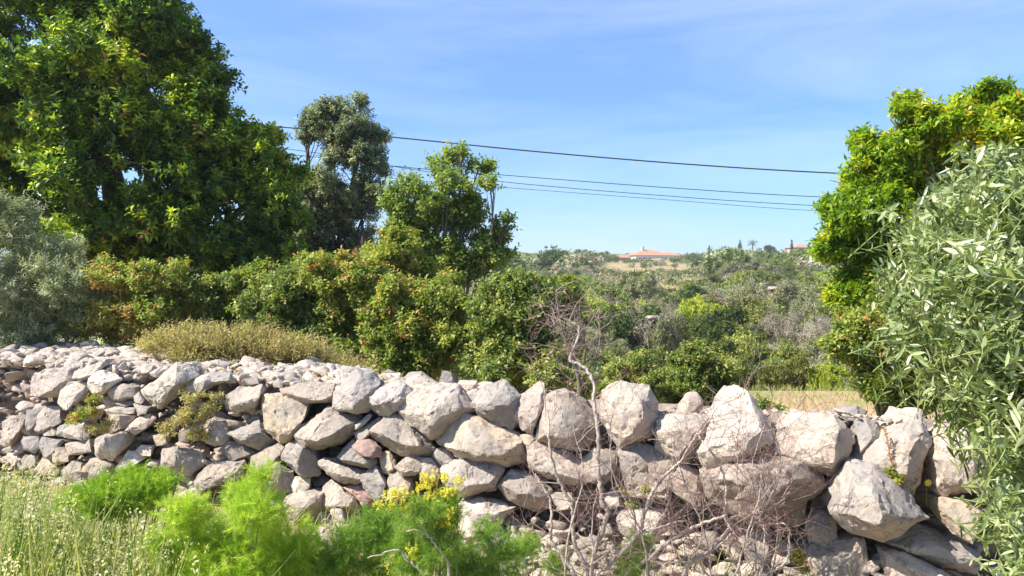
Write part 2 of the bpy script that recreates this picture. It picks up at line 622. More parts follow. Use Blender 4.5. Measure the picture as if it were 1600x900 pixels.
def stone_anchor(px, py_bottom):
    p = face_hit(px, py_bottom)
    if p.z > TOPZ:
        r = ray(px, py_bottom)
        p = EYE + r * ((TOPZ - EYE.z) / r.z)
    return p


TILE = {'A': (0, 540), 'B': (320, 540), 'C': (640, 560), 'D': (960, 580), 'E': (1240, 600),
        'F': (0, 700), 'G': (320, 680), 'H': (640, 720), 'I': (960, 720), 'J': (1240, 720)}


def rock_mesh(name, pts, seed, size, cuts=None, rough=.012):
    """angular block: convex hull of pts (local), chipped edges, uneven faces"""
    bm = bmesh.new()
    for q in pts:
        bm.verts.new(q)
    res = bmesh.ops.convex_hull(bm, input=bm.verts)
    dead = [v for v in bm.verts if not v.link_faces]
    bmesh.ops.delete(bm, geom=dead, context='VERTS')
    bmesh.ops.dissolve_limit(bm, angle_limit=R(14), verts=bm.verts, edges=bm.edges)
    bm.normal_update()
    bmesh.ops.bevel(bm, geom=[e for e in bm.edges], offset=size * .012, segments=1, affect='EDGES', clamp_overlap=True)
    bmesh.ops.triangulate(bm, faces=bm.faces)
    tgt = max(.018, size * .055)
    for it in range(5):
        long_ = [e for e in bm.edges if e.calc_length() > tgt * 1.5]
        if not long_ or len(bm.verts) > 5200:
            break
        bmesh.ops.subdivide_edges(bm, edges=long_, cuts=1, use_grid_fill=False)
        bmesh.ops.triangulate(bm, faces=[f for f in bm.faces if len(f.verts) > 3])
    bm.normal_update()
    crg = random.Random(seed * 31 + 5)
    # chisel flat facets into the block, mostly on the sides that face the air
    for k in range(3):
        nn = Vector((crg.uniform(-.85, .85), crg.uniform(-1, -.45), crg.uniform(-.85, .85))).normalized()
        top = max(v.co.dot(nn) for v in bm.verts)
        cut = top - size * crg.uniform(.03, .10)
        for v in bm.verts:
            h = v.co.dot(nn) - cut
            if h > 0:
                v.co -= nn * h * .93
    bm.normal_update()
    off = Vector((seed * 3.71 % 97, seed * 1.37 % 53, seed * 2.11 % 71))
    for v in bm.verts:
        q = v.co / size
        n1 = noise.noise(q * 2.6 + off)
        n2 = noise.noise(q * 6.5 + off * 1.7)
        n3 = noise.noise(q * 16 + off * .6)
        # stepped, chipped relief
        st = noise.cell_vector(q * 3.4 + off + Vector((n2, n1, n3)) * .35).x - .5
        rg_ = 1 - abs(noise.noise(q * 4.2 + off * .3)) * 2
        d = size * (.018 * n1 + .018 * n2 + .016 * n3 + .034 * st - .02 * max(0, rg_ - .75) * 4)
        v.co += v.normal * d
    bm.normal_update()
    me = bpy.data.meshes.new(name)
    bm.to_mesh(me)
    bm.free()
    me.polygons.foreach_set("use_smooth", np.ones(len(me.polygons), dtype=bool))
    try:
        me.set_sharp_from_angle(angle=R(24))
    except Exception:
        pass
    return me


n_rock = [0]


def rock(tile, outline, label, mat='stone', ridge=None, push=0.0, thick=.75):
    n_rock[0] += 1
    rng = random.Random(n_rock[0] * 7 + 3)
    ox, oy = TILE[tile]
    px = [(ox + x / 5.0, oy + y / 5.0) for x, y in outline]
    keep_n = 7 if len(px) > 8 else (6 if len(px) > 6 else len(px))
    while len(px) > keep_n:      # keep the strongest corners of the traced outline
        best, bi = 1e9, 0
        for i_ in range(len(px)):
            a_, b_, c_ = px[i_ - 1], px[i_], px[(i_ + 1) % len(px)]
            ar = abs((b_[0] - a_[0]) * (c_[1] - a_[1]) - (c_[0] - a_[0]) * (b_[1] - a_[1]))
            if ar < best:
                best, bi = ar, i_
        px.pop(bi)
    mx_, my_ = sum(p[0] for p in px) / len(px), sum(p[1] for p in px) / len(px)
    px = [(mx_ + (x - mx_) * 1.09, my_ + (y - my_) * 1.09) for x, y in px]
    cx = (min(p[0] for p in px) + max(p[0] for p in px)) / 2
    cy = (min(p[1] for p in px) + max(p[1] for p in px)) / 2
    by = max(p[1] for p in px)
    a = stone_anchor(cx, by * .75 + cy * .25)
    Y = a.y + push + rng.uniform(-.02, .02)
    hgt = (by - min(p[1] for p in px))
    wid = (max(p[0] for p in px) - min(p[0] for p in px))
    size = math.sqrt(max(hgt, 8) * max(wid, 8)) * scl(Y)
    c = at(cx, cy, Y)
    # each outline point lies on the stone's own upright plane, parallel to the wall
    tilt = -NW.x / NW.y

    def pt(x, y, toward):
        q = at(x, y, Y)
        yy = Y + (q.x - c.x) * (-.18) + (q.z - c.z) * .22 - toward
        return at(x, y, yy)
    pts = []
    for (x, y) in px:
        pts.append(pt(x, y, rng.uniform(-.05, .06) * size))
    # rear: the outline drawn in a little
    for (x, y) in px[::2]:
        q = pt(cx + (x - cx) * .82, cy + (y - cy) * .82, 0)
        q = q + Vector((q.x * .0, 1, 0)) * thick * size * rng.uniform(.8, 1.1)
        pts.append(q)
    if ridge:
        for r_ in ridge:
            h = r_[2] if len(r_) > 2 else .5
            pts.append(pt(ox + r_[0] / 5.0, oy + r_[1] / 5.0, h * size * .62))
    else:
        sx, sy = wid * .07, hgt * .10
        st_ = max(1, round(len(px) / 3.4))
        for k, (x, y) in enumerate(px[rng.randrange(2)::st_]):
            s = rng.uniform(.50, .80)
            xx, yy = cx + sx + (x - cx) * s, cy + sy + (y - cy) * s
            low = (yy - cy) / max(hgt, 1)
            pts.append(pt(xx, yy, size * (.22 + .24 * low + rng.uniform(-.11, .11))))
    loc = c
    me = rock_mesh('limestone_rock', [q - loc for q in pts], n_rock[0], size)
    o = link('limestone_rock', me, M[mat], None, loc)
    tag(o, label, 'rock', 'stones of the dry stone wall')
    return o


ROCKS = [
    # right-hand stretch
    ('D', [(640, 730), (650, 620), (740, 480), (860, 260), (920, 180), (1000, 140), (1060, 190), (1140, 330), (1240, 490), (1240, 600), (1100, 680), (860, 720), (740, 790)],
     'tall pyramid-shaped pale boulder standing highest on the wall top', 'white', [(1000, 165, .15), (1125, 430, .8), (1015, 620, .75), (700, 650, .5), (740, 560, .4)]),
    ('E', [(-175, 560), (-100, 360), (0, 320), (60, 250), (300, 240), (400, 290), (450, 360), (490, 400), (470, 560), (380, 700), (330, 715), (260, 680), (0, 570)],
     'wide flat-faced boulder with leaf shadows, right of the pyramid-shaped boulder', 'stone', [(295, 670, .65), (395, 470, .7), (200, 300, .2), (0, 400, .35), (-120, 530, .35)]),
    ('E', [(300, 240), (370, 190), (490, 175), (570, 215), (490, 330), (440, 300)], 'thin slab at the back of the wall top beside the grassy clearing', 'grey', None, .25),
    ('E', [(480, 560), (490, 300), (560, 270), (650, 300), (720, 430), (620, 560), (540, 620), (490, 610)], 'violet-grey triangular boulder left of the reddish plant stalk', 'grey', [(620, 420, .4), (520, 540, .4), (560, 330, .2)], .1),
    ('E', [(550, 620), (640, 540), (720, 450), (860, 330), (950, 240), (990, 220), (1030, 300), (1075, 460), (1030, 560), (960, 700), (930, 870), (880, 860), (800, 760), (640, 660)],
     'peaked pale boulder behind the reddish plant stalk with a dark gap at its right', 'stone', [(860, 440, .45), (850, 790, .5), (1040, 480, .5), (660, 620, .4), (940, 640, .6)]),
    ('J', [(330, 400), (360, 280), (420, 130), (450, 50), (500, 30), (620, 50), (720, 120), (860, 210), (950, 310), (1050, 400), (1040, 440), (920, 490), (800, 550), (690, 610), (590, 590), (440, 530), (360, 470)],
     'big kite-shaped grey boulder with facets, below the reddish plant stalk', 'grey', [(480, 180, .45), (620, 270, .75), (500, 430, .7), (900, 390, .5), (740, 510, .75), (600, 545, .5)], -.12),
    ('E', [(1090, 560), (1100, 520), (1170, 370), (1400, 340), (1560, 420), (1640, 600), (1600, 800), (1400, 870), (1150, 860), (1140, 700)],
     'blocky boulder with a cracked ledge under the silvery olive leaves', 'stone', [(1140, 600, .4), (1400, 560, .6), (1180, 800, .4), (1450, 780, .5)]),
    ('J', [(1150, 300), (1200, 275), (1280, 290), (1480, 380), (1490, 480), (1400, 540), (1380, 640), (1250, 560), (1180, 480), (1140, 380)],
     'rounded stone right of the kite-shaped boulder, below the cracked-ledge boulder', 'warm'),
    ('J', [(700, 630), (850, 540), (1000, 500), (1080, 600), (1380, 690), (1480, 760), (1400, 900), (1300, 920), (1180, 830), (1080, 780), (900, 700), (790, 690)],
     'long sloping slab directly beneath the kite-shaped boulder', 'grey', None, .06),
    ('J', [(750, 740), (800, 710), (880, 720), (960, 770), (1180, 880), (1260, 960), (1240, 1050), (760, 1050)], 'pale smooth boulder cut by the bottom edge below the long sloping slab', 'stone', None, -.04),
    ('J', [(610, 770), (660, 730), (740, 790), (745, 960), (640, 960)], 'narrow upright stone between the lumpy boulder and the pale smooth one', 'grey', None, .06),
    ('J', [(80, 740), (160, 660), (250, 710), (380, 690), (460, 620), (530, 610), (550, 720), (560, 880), (600, 1000), (120, 1000), (100, 840)],
     'lumpy ribbed boulder at the bottom left of the kite-shaped boulder', 'stone'),
    ('J', [(120, 460), (190, 390), (320, 400), (330, 560), (350, 680), (280, 720), (130, 640), (125, 560)], 'small pale block with a straight right edge, left of the kite-shaped boulder', 'white'),
    ('J', [(-90, 300), (0, 225), (100, 235), (112, 360), (100, 480), (20, 520), (-60, 490)], 'squarish grey stone tucked under the widest twig-shaded boulder', 'grey'),
    ('I', [(700, 120), (740, 80), (900, 20), (1100, -20), (1200, -40), (1480, -40), (1560, 0), (1640, 80), (1650, 200), (1560, 280), (1400, 340), (1260, 420), (1180, 480), (1060, 470), (980, 440), (900, 380), (760, 300)],
     'very wide boulder criss-crossed by twig shadows, below the pyramid-shaped boulder', 'stone', [(1440, 50, .75), (1360, 250, .75), (1150, 440, .5), (820, 160, .5), (1000, 350, .55)], -.06),
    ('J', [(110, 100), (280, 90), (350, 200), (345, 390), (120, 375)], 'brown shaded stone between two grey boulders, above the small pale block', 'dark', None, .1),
    ('I', [(1010, 680), (1040, 600), (1100, 560), (1220, 580), (1250, 640), (1250, 760), (1150, 830), (1050, 800)], 'rounded stone low in the wall inside a loop of bare twig', 'grey'),
    ('D', [(45, 650), (90, 570), (200, 560), (310, 600), (450, 660), (470, 740), (440, 850), (400, 980), (300, 1000), (120, 960), (60, 800)],
     'speckled boulder behind the bare twigs, under the domed boulder', 'speck'),
    ('I', [(420, 80), (560, 40), (640, 80), (700, 200), (740, 340), (640, 380), (520, 300), (430, 220)], 'cream stone behind the twig tangle, left of the widest boulder', 'speck'),
    ('I', [(60, 400), (220, 380), (400, 390), (430, 520), (400, 600), (200, 640), (60, 560), (20, 480)], 'flat pale stone low behind the forked bare branch', 'white'),
    ('D', [(315, 500), (340, 400), (420, 350), (560, 340), (640, 340), (740, 350), (770, 400), (720, 520), (640, 620), (560, 720), (470, 720), (330, 600)],
     'cream boulder just left of the pyramid-shaped boulder', 'stone', [(340, 480, .5), (500, 470, .7), (630, 490, .75), (600, 380, .2), (500, 680, .5)]),
    ('D', [(490, 320), (560, 180), (640, 170), (690, 230), (670, 340), (540, 350)], 'small hollowed stone perched on the cream boulder', 'stone', None, .14),
    ('D', [(-85, 400), (-80, 160), (0, 110), (70, 85), (120, 90), (130, 130), (270, 135), (300, 200), (345, 260), (340, 420), (300, 500), (180, 560), (40, 570), (-30, 520)],
     'domed boulder with a cracked cap on the wall top right of the bare trunk', 'stone', [(0, 290, .6), (240, 270, .65), (80, 530, .6), (210, 450, .7), (90, 120, .1)]),
    ('C', [(970, 590), (1000, 470), (1030, 400), (1070, 320), (1180, 255), (1260, 250), (1340, 290), (1370, 350), (1450, 440), (1460, 600), (1420, 700), (1340, 720), (1150, 670), (1000, 640)],
     'large cream boulder behind the tall bare trunk on the wall top', 'stone', [(1200, 480, .6), (1300, 640, .65), (1050, 600, .5), (1200, 300, .15)]),
    ('C', [(790, 370), (870, 290), (960, 230), (1040, 200), (1070, 240), (1070, 320), (1020, 420), (970, 520), (960, 580), (880, 560), (830, 470)],
     'upright boulder narrowing downwards, between the grey-hooded and the large cream boulder', 'speck'),
    ('C', [(485, 370), (540, 290), (590, 220), (700, 190), (750, 190), (780, 260), (860, 300), (850, 400), (860, 540), (800, 560), (700, 530), (600, 480), (520, 410)],
     'hooded boulder with a buff shaded underside on the wall top', 'grey', [(500, 378, .35), (630, 372, .8), (780, 360, .6), (660, 250, .15), (740, 500, .3)]),
    ('C', [(215, 650), (250, 590), (340, 500), (430, 430), (500, 440), (620, 500), (760, 570), (870, 600), (920, 700), (920, 800), (760, 830), (600, 800), (400, 775), (340, 720)],
     'huge buff boulder speckled with yellow lichen in the middle of the wall', 'warm', [(420, 520, .4), (560, 640, .6), (360, 690, .5), (700, 760, .65), (860, 740, .5), (480, 760, .5)]),
    ('C', [(-30, 280), (60, 215), (240, 195), (380, 215), (420, 270), (500, 400), (430, 440), (330, 500), (210, 630), (150, 600), (70, 560), (0, 510), (-70, 400)],
     'large pale boulder with a grey lower facet, above the huge buff boulder', 'stone', [(235, 340, .75), (90, 510, .65), (160, 585, .6), (370, 380, .6), (120, 300, .4)]),
    ('C', [(230, 195), (255, 95), (325, 110), (360, 190), (300, 230)], 'thin grey slab standing upright on the wall top', 'grey', None, .2, .3),
    ('C', [(-60, 170), (0, 115), (80, 112), (160, 150), (225, 195), (120, 215), (0, 205)], 'low buff stone on the wall top, left of the upright thin slab', 'stone', None, .2),
    ('C', [(370, 215), (400, 170), (520, 178), (540, 215), (450, 265)], 'small flat stone on the wall top, right of the upright thin slab', 'stone', None, .12),
    ('C', [(445, 265), (520, 235), (560, 270), (540, 310), (490, 345), (440, 315)], 'little angular stone left of the hooded boulder', 'grey', None, .05),
    ('C', [(510, 215), (580, 180), (650, 195), (670, 235), (570, 260)], 'flattish stone behind the hooded boulder', 'white', None, .22),
    ('B', [(1280, 690), (1380, 600), (1500, 510), (1570, 530), (1640, 620), (1700, 680), (1790, 800), (1780, 840), (1700, 855), (1600, 840), (1540, 870), (1460, 840), (1380, 790), (1300, 750)],
     'gable-shaped boulder with a dark notch, beside the small pink stone', 'stone', [(1480, 735, .6), (1640, 770, .75), (1500, 560, .25), (1350, 740, .45)]),
    ('C', [(185, 760), (210, 710), (290, 700), (350, 740), (355, 790), (300, 840), (240, 840), (200, 800)], 'small round grey stone wedged left under the huge buff boulder', 'grey'),
    ('G', [(1490, 250), (1530, 190), (1600, 155), (1690, 160), (1740, 190), (1720, 260), (1640, 310), (1540, 320)], 'smooth egg-shaped stone under the gable-shaped boulder', 'stone'),
    ('C', [(70, 860), (110, 790), (170, 785), (230, 830), (255, 880), (200, 960), (80, 950)], 'small stone behind the yellow flower heads, next to the egg-shaped stone', 'stone'),
    ('H', [(250, 60), (340, 20), (420, -15), (640, 10), (740, 40), (700, 130), (660, 220), (560, 260), (420, 280), (340, 240), (280, 180)],
     'pinkish boulder with yellow lichen under the huge buff boulder', 'speck', [(300, 120, .5), (460, 180, .75), (620, 180, .6), (560, 40, .2), (400, 240, .5)]),
    ('H', [(390, 350), (450, 335), (560, 300), (680, 310), (760, 360), (825, 370), (800, 440), (740, 480), (620, 500), (590, 560), (500, 625), (390, 640), (355, 560), (400, 440)],
     'angular pale boulder with a sharp front corner, low right of the yellow flowers', 'white', [(610, 420, .8), (740, 430, .7), (480, 600, .6), (420, 400, .4)]),
    ('H', [(690, 200), (700, 140), (800, 80), (1000, 130), (1100, 230), (1110, 350), (1050, 400), (960, 400), (900, 340), (780, 300), (740, 260)],
     'broad boulder with a brown shaded underside, left of the bare bush', 'speck', [(900, 285, .75), (990, 250, .75), (740, 200, .4), (880, 140, .3)]),
    ('C', [(910, 770), (920, 700), (1000, 650), (1180, 700), (1340, 780), (1320, 850), (1300, 960), (1250, 1000), (1100, 960), (950, 850)],
     'cream wedge under the large cream boulder, behind twigs', 'stone'),
    ('C', [(865, 600), (960, 590), (995, 640), (920, 695), (880, 660)], 'small orange-buff chock between bigger boulders', 'warm'),
    ('C', [(1320, 880), (1360, 790), (1440, 700), (1560, 700), (1640, 760), (1620, 900), (1520, 980), (1380, 960)], 'roundish speckled stone crossed by the tall bare trunk', 'speck'),
    ('H', [(720, 650), (760, 510), (800, 440), (850, 470), (950, 560), (960, 640), (900, 700), (760, 720)], 'leaning brownish stone low beside the green fennel', 'speck'),
    ('H', [(1525, 310), (1560, 240), (1620, 228), (1650, 350), (1570, 375)], 'small white stone directly right of the bare trunk', 'white'),
    ('H', [(1100, 600), (1110, 555), (1200, 535), (1230, 610), (1160, 645)], 'small bright white stone low between two bare stems', 'white'),
    ('H', [(920, 760), (1000, 700), (1080, 720), (1090, 800), (1000, 880), (930, 850)], 'yellowish stone at the wall foot left of the bare stems', 'warm'),
    ('H', [(1110, 275), (1260, 250), (1285, 375), (1160, 385)], 'small square cream stone between two bare stems', 'stone'),
    # middle stretch
    ('B', [(180, 480), (170, 390), (260, 330), (440, 310), (460, 350), (440, 400), (400, 480), (330, 520), (240, 520)],
     'overhanging block above the dark hole in the left half of the wall', 'stone', [(425, 395, .7), (250, 460, .75), (370, 480, .7), (280, 360, .2)]),
    ('B', [(440, 400), (500, 380), (620, 380), (700, 440), (800, 450), (800, 520), (760, 600), (700, 680), (700, 740), (590, 745), (530, 700), (480, 640), (490, 540), (440, 460)],
     'tall buff boulder right of the dark hole', 'warm', None, .03),
    ('B', [(600, 340), (760, 290), (1000, 300), (1015, 380), (1000, 440), (900, 465), (780, 450), (620, 390)],
     'long low slab on the wall top, left of the big grey upright boulder', 'stone', [(990, 400, .65), (780, 430, .75), (900, 430, .75), (740, 310, .2)]),
    ('B', [(1000, 440), (1020, 360), (1110, 250), (1170, 190), (1250, 198), (1300, 220), (1360, 290), (1330, 360), (1290, 440), (1280, 520), (1180, 528), (1060, 505), (1010, 480)],
     'big grey upright boulder with a dark patch on the wall top', 'grey', [(1110, 370, .65), (1175, 505, .7), (1240, 250, .3), (1230, 420, .6)]),
    ('B', [(1225, 430), (1280, 370), (1480, 290), (1560, 300), (1600, 340), (1640, 420), (1540, 480), (1500, 530), (1400, 580), (1320, 540), (1260, 490)],
     'violet-grey boulder pointing left, right of the big grey upright boulder', 'grey', [(1320, 470, .7), (1500, 410, .75), (1480, 520, .5), (1300, 400, .4)]),
    ('B', [(1320, 255), (1400, 222), (1520, 220), (1555, 270), (1500, 300), (1420, 305), (1350, 285)], 'flat stone on the wall top carrying a knob of stone', 'stone', None, .2),
    ('B', [(1375, 225), (1430, 183), (1485, 212), (1450, 235)], 'knob of stone sitting on a flat stone of the wall top', 'stone', None, .25),
    ('B', [(1540, 300), (1580, 250), (1680, 230), (1740, 270), (1700, 330), (1600, 340)], 'pale stone between the violet-grey boulder and the low buff one', 'stone', None, .12),
    ('B', [(690, 680), (770, 610), (880, 530), (970, 490), (1060, 520), (1200, 580), (1160, 690), (1080, 750), (900, 800), (780, 800), (700, 740)],
     'large lens-shaped boulder with a shaded right underside', 'stone', [(1030, 690, .75), (800, 760, .7), (1110, 630, .6), (900, 600, .5), (900, 750, .75)]),
    ('B', [(1160, 730), (1170, 680), (1290, 590), (1360, 560), (1375, 595), (1290, 660), (1280, 720), (1200, 745)], 'slim stone leaning above the small pink stone', 'stone'),
    ('B', [(1150, 660), (1170, 620), (1280, 540), (1300, 550), (1200, 650)], 'thin sliver between the lens-shaped boulder and a slim leaning stone', 'grey'),
    ('G', [(1150, 90), (1200, 40), (1280, 38), (1375, 100), (1372, 170), (1300, 192), (1220, 165)], 'small smooth pink stone in the middle of the wall', 'pink', None, -.05),
    ('G', [(1030, 190), (1080, 110), (1160, 40), (1200, 140), (1250, 180), (1350, 200), (1290, 260), (1200, 240), (1120, 222)], 'grey speckled stone just left of the small pink stone', 'grey'),
    ('G', [(885, 230), (940, 183), (1030, 210), (1140, 255), (1235, 280), (1235, 340), (1180, 392), (1060, 370), (960, 310)],
     'long pale stone with a rusty lower edge', 'white', [(960, 260, .5), (1160, 340, .65), (1060, 320, .7), (1040, 230, .3)]),
    ('G', [(600, 180), (640, 90), (710, 50), (770, 90), (850, 130), (900, 230), (885, 315), (760, 322), (700, 290), (640, 240)],
     'stone with a scalloped dark edge, below the lens-shaped boulder', 'grey', [(770, 110, .75), (745, 300, .75), (700, 250, .7), (640, 170, .4)]),
    ('G', [(350, 240), (370, 170), (460, 110), (560, 70), (615, 90), (600, 150), (580, 190), (500, 230), (410, 285), (360, 275)], 'bread-shaped stone slanting up to the right, left of centre', 'stone'),
    ('G', [(400, 340), (430, 280), (560, 210), (640, 230), (680, 300), (660, 380), (680, 450), (560, 472), (500, 472), (500, 400)],
     'boulder half lit and half dark, just above the bright green fennel', 'stone', [(550, 275, .8), (545, 400, .8), (430, 330, .4), (600, 240, .3)]),
    ('G', [(660, 370), (700, 330), (820, 340), (818, 410), (760, 442), (690, 452)], 'small white cube-like stone below the scalloped-edged stone', 'white'),
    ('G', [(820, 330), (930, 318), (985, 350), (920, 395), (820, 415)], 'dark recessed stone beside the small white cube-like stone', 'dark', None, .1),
    ('G', [(495, 480), (600, 468), (632, 480), (610, 535), (580, 585), (500, 565)], 'small pale stone at the tip of the bright green fennel', 'white'),
    ('G', [(595, 565), (640, 480), (740, 440), (820, 430), (935, 440), (920, 490), (905, 540), (925, 600), (860, 695), (700, 705), (660, 610)],
     'low boulder with a cavity and brown underside above the fennel', 'stone', [(845, 505, .8), (840, 560, .8), (710, 610, .75), (890, 480, .6), (660, 540, .45)]),
    ('G', [(905, 530), (940, 460), (920, 400), (990, 352), (1060, 390), (1090, 440), (1165, 500), (1210, 560), (1180, 605), (1100, 605), (960, 605)],
     'pinkish triangular stone with a flat base, left of the crumbling pink rubble', 'stone', [(1120, 560, .7), (1150, 490, .6), (960, 560, .5), (1000, 440, .5)]),
    ('G', [(870, 700), (885, 635), (950, 605), (1100, 605), (1175, 655), (1195, 735), (1140, 805), (1020, 835), (900, 765)], 'bright rounded boulder lowest in the wall behind the fennel', 'white'),
    ('G', [(1215, 320), (1330, 238), (1372, 280), (1412, 350), (1412, 495), (1340, 525), (1280, 455), (1225, 405)], 'tall grey shield-shaped stone left of the yellow flowers', 'grey'),
    ('G', [(1085, 410), (1230, 395), (1310, 470), (1340, 545), (1240, 565), (1170, 495)], 'crumbling pinkish lump of rubble at the foot of the shield-shaped stone', 'pink', None, .03),
    ('G', [(1358, 145), (1440, 130), (1485, 200), (1495, 265), (1440, 305), (1390, 300), (1370, 220)], 'crumbly buff stone right of the small pink stone', 'warm', None, .03),
    ('G', [(1405, 420), (1440, 310), (1500, 290), (1600, 345), (1630, 420), (1570, 500), (1420, 500)], 'stone behind the top of the yellow flower heads', 'stone'),
    ('B', [(180, 690), (280, 640), (420, 590), (470, 640), (545, 740), (500, 785), (420, 812), (260, 755), (210, 715)], 'pitted boulder below the dark hole', 'grey', [(300, 730, .6), (440, 700, .7), (240, 690, .4), (420, 640, .3)]),
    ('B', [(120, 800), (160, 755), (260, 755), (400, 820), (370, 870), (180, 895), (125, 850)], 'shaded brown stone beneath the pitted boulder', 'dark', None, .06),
    ('B', [(295, 600), (350, 540), (440, 480), (495, 540), (470, 625), (380, 610)], 'recessed stone inside the dark hole', 'grey', None, .14),
    ('B', [(0, 600), (80, 560), (180, 640), (180, 750), (80, 790), (-10, 760)], 'stone draped with dry stalks left of the pitted boulder', 'stone', None, .04),
    ('G', [(-130, 400), (0, 260), (100, 210), (300, 200), (345, 260), (280, 330), (150, 370), (20, 400), (-100, 465)], 'wide ribbed slab sloping down behind the fennel', 'stone'),
    ('B', [(790, 290), (850, 240), (895, 260), (880, 310)], 'leftmost of the small stones lined up behind the long low slab', 'stone', None, .15),
    ('B', [(885, 250), (970, 218), (1005, 240), (940, 280)], 'flat-topped small stone lined up behind the long low slab', 'stone', None, .25),
    ('B', [(925, 295), (1050, 238), (1085, 270), (1020, 318)], 'small stone touching the left flank of the big grey upright boulder', 'white', None, .1),
    ('B', [(525, 300), (570, 255), (620, 290), (600, 330), (540, 330)], 'small dark-edged stone at the left tip of the long low slab', 'grey', None, .05),
    ('B', [(335, 195), (400, 148), (455, 180), (440, 215), (360, 220)], 'rounded stone on the rubble at the edge of the dry undergrowth', 'stone'),
    ('B', [(300, 265), (400, 238), (425, 290), (340, 310)], 'small slab on the rubble above the overhanging block', 'stone'),
    ('B', [(0, 230), (70, 205), (190, 225), (210, 270), (90, 300), (-10, 290)], 'shadowed grey stone on the rubble behind the wall weeds', 'grey'),
    ('B', [(20, 130), (90, 110), (190, 140), (170, 180), (60, 180)], 'grey stone far back on the rubble below the dry undergrowth', 'grey'),
    # left-hand stretch
    ('A', [(1090, 370), (1200, 290), (1310, 180), (1370, 145), (1460, 150), (1535, 240), (1440, 312), (1400, 360), (1320, 400), (1260, 485), (1180, 472), (1120, 430)],
     'tall leaning boulder with a blue-grey shaded right face', 'white', [(1378, 165, .55), (1370, 300, .8), (1260, 440, .6), (1180, 400, .45), (1130, 400, .3)]),
    ('A', [(450, 440), (470, 350), (520, 290), (660, 290), (695, 335), (640, 385), (560, 430), (490, 495)], 'smooth pale boulder beside the rough pinkish boulder at left', 'white'),
    ('A', [(680, 330), (690, 250), (760, 200), (860, 220), (945, 262), (870, 325), (810, 372), (720, 372)], 'bright rounded boulder left of the tall leaning one', 'white', [(700, 300, .4), (805, 300, .75), (800, 360, .6), (860, 250, .2)]),
    ('A', [(230, 335), (260, 250), (360, 180), (540, 190), (572, 262), (500, 290), (460, 400), (400, 385), (250, 385)], 'rough pinkish boulder at the far left of the wall top', 'speck'),
    ('A', [(820, 350), (960, 305), (1045, 330), (1065, 400), (960, 432), (880, 425)], 'flattened stone between the bright rounded and the tall leaning boulders', 'stone'),
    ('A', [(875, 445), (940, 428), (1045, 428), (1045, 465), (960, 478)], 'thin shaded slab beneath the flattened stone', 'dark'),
    ('A', [(1045, 395), (1085, 360), (1122, 425), (1100, 462), (1050, 440)], 'small dark stone at the left foot of the tall leaning boulder', 'grey'),
    ('A', [(815, 505), (900, 478), (1045, 488), (1045, 532), (860, 545)], 'cracked flat stone above the upright block with a shaded side', 'stone'),
    ('A', [(850, 540), (930, 530), (1045, 550), (1000, 645), (930, 662), (830, 692), (835, 600)], 'upright block with a square shaded right side, left stretch', 'stone', [(930, 545, .7), (925, 655, .7), (850, 620, .5)]),
    ('A', [(750, 725), (920, 682), (940, 650), (985, 650), (1045, 690), (1020, 765), (940, 855), (880, 892), (760, 862), (730, 780)], 'broad boulder with a dark right flank above the airy round fennel', 'stone', [(935, 700, .75), (925, 830, .75), (780, 800, .5)]),
    ('A', [(980, 662), (1060, 572), (1160, 540), (1212, 570), (1150, 642), (1060, 692)], 'slanting stone below the tall leaning boulder', 'stone'),
    ('A', [(1045, 455), (1120, 470), (1165, 482), (1145, 532), (1080, 545)], 'little white stone right under the tall leaning boulder', 'white'),
    ('A', [(430, 645), (520, 610), (620, 630), (650, 605), (692, 722), (640, 742), (540, 732), (450, 702)], 'wide pale slab below the left wall weed', 'white'),
    ('A', [(320, 670), (400, 620), (440, 650), (440, 702), (340, 704)], 'small wedge left of the wide pale slab', 'stone'),
    ('A', [(255, 645), (330, 480), (460, 480), (485, 580), (400, 622), (300, 685)], 'grooved grey boulder under the rough pinkish boulder', 'grey'),
    ('A', [(198, 600), (208, 510), (322, 498), (310, 560), (252, 665), (208, 665)], 'narrow grooved stone left of the grooved grey boulder', 'grey'),
    ('A', [(8, 740), (18, 600), (100, 558), (182, 590), (152, 682), (92, 772), (28, 785)], 'leftmost upright boulder of the wall', 'stone'),
    ('A', [(168, 752), (188, 714), (300, 718), (304, 800), (262, 842), (190, 812)], 'small dark-sided cube of stone at left', 'grey'),
    ('A', [(298, 800), (328, 720), (440, 716), (495, 742), (450, 792), (402, 812), (392, 892), (330, 865)], 'pale shell-shaped stone with a shaded hollow at left', 'white'),
    ('A', [(388, 892), (400, 822), (470, 800), (525, 840), (545, 900), (430, 940)], 'yellowish rounded stone below the shell-shaped one', 'warm'),
    ('A', [(500, 772), (560, 750), (690, 738), (706, 820), (620, 852), (530, 852)], 'slab-like stone under the wide pale slab', 'stone'),
    ('F', [(900, 165), (940, 90), (1000, 28), (1072, 38), (1135, 82), (1060, 120), (980, 150), (910, 200)], 'white domed stone just above the airy round fennel', 'white'),
    ('F', [(358, 295), (400, 240), (490, 228), (508, 285), (372, 325)], 'low stone touching the left edge of the airy round fennel', 'white'),
    ('F', [(478, 190), (560, 108), (630, 128), (655, 182), (645, 262), (540, 312)], 'pale split stone at the left edge of the airy round fennel', 'stone'),
    ('F', [(638, 172), (700, 88), (780, 88), (885, 130), (850, 192), (760, 212), (660, 265)], 'buff stone behind the top of the airy round fennel', 'warm'),
    ('F', [(1275, 15), (1400, 0), (1560, 40), (1575, 140), (1480, 212), (1400, 182), (1340, 150), (1262, 162), (1240, 100)], 'boulder with a brown shaded corner, right of the white domed stone', 'stone', [(1380, 40, .7), (1365, 130, .7), (1280, 110, .4), (1500, 180, .3)]),
    ('F', [(1218, 432), (1290, 398), (1362, 430), (1322, 502), (1250, 548)], 'white stone between the two left fennels', 'white'),
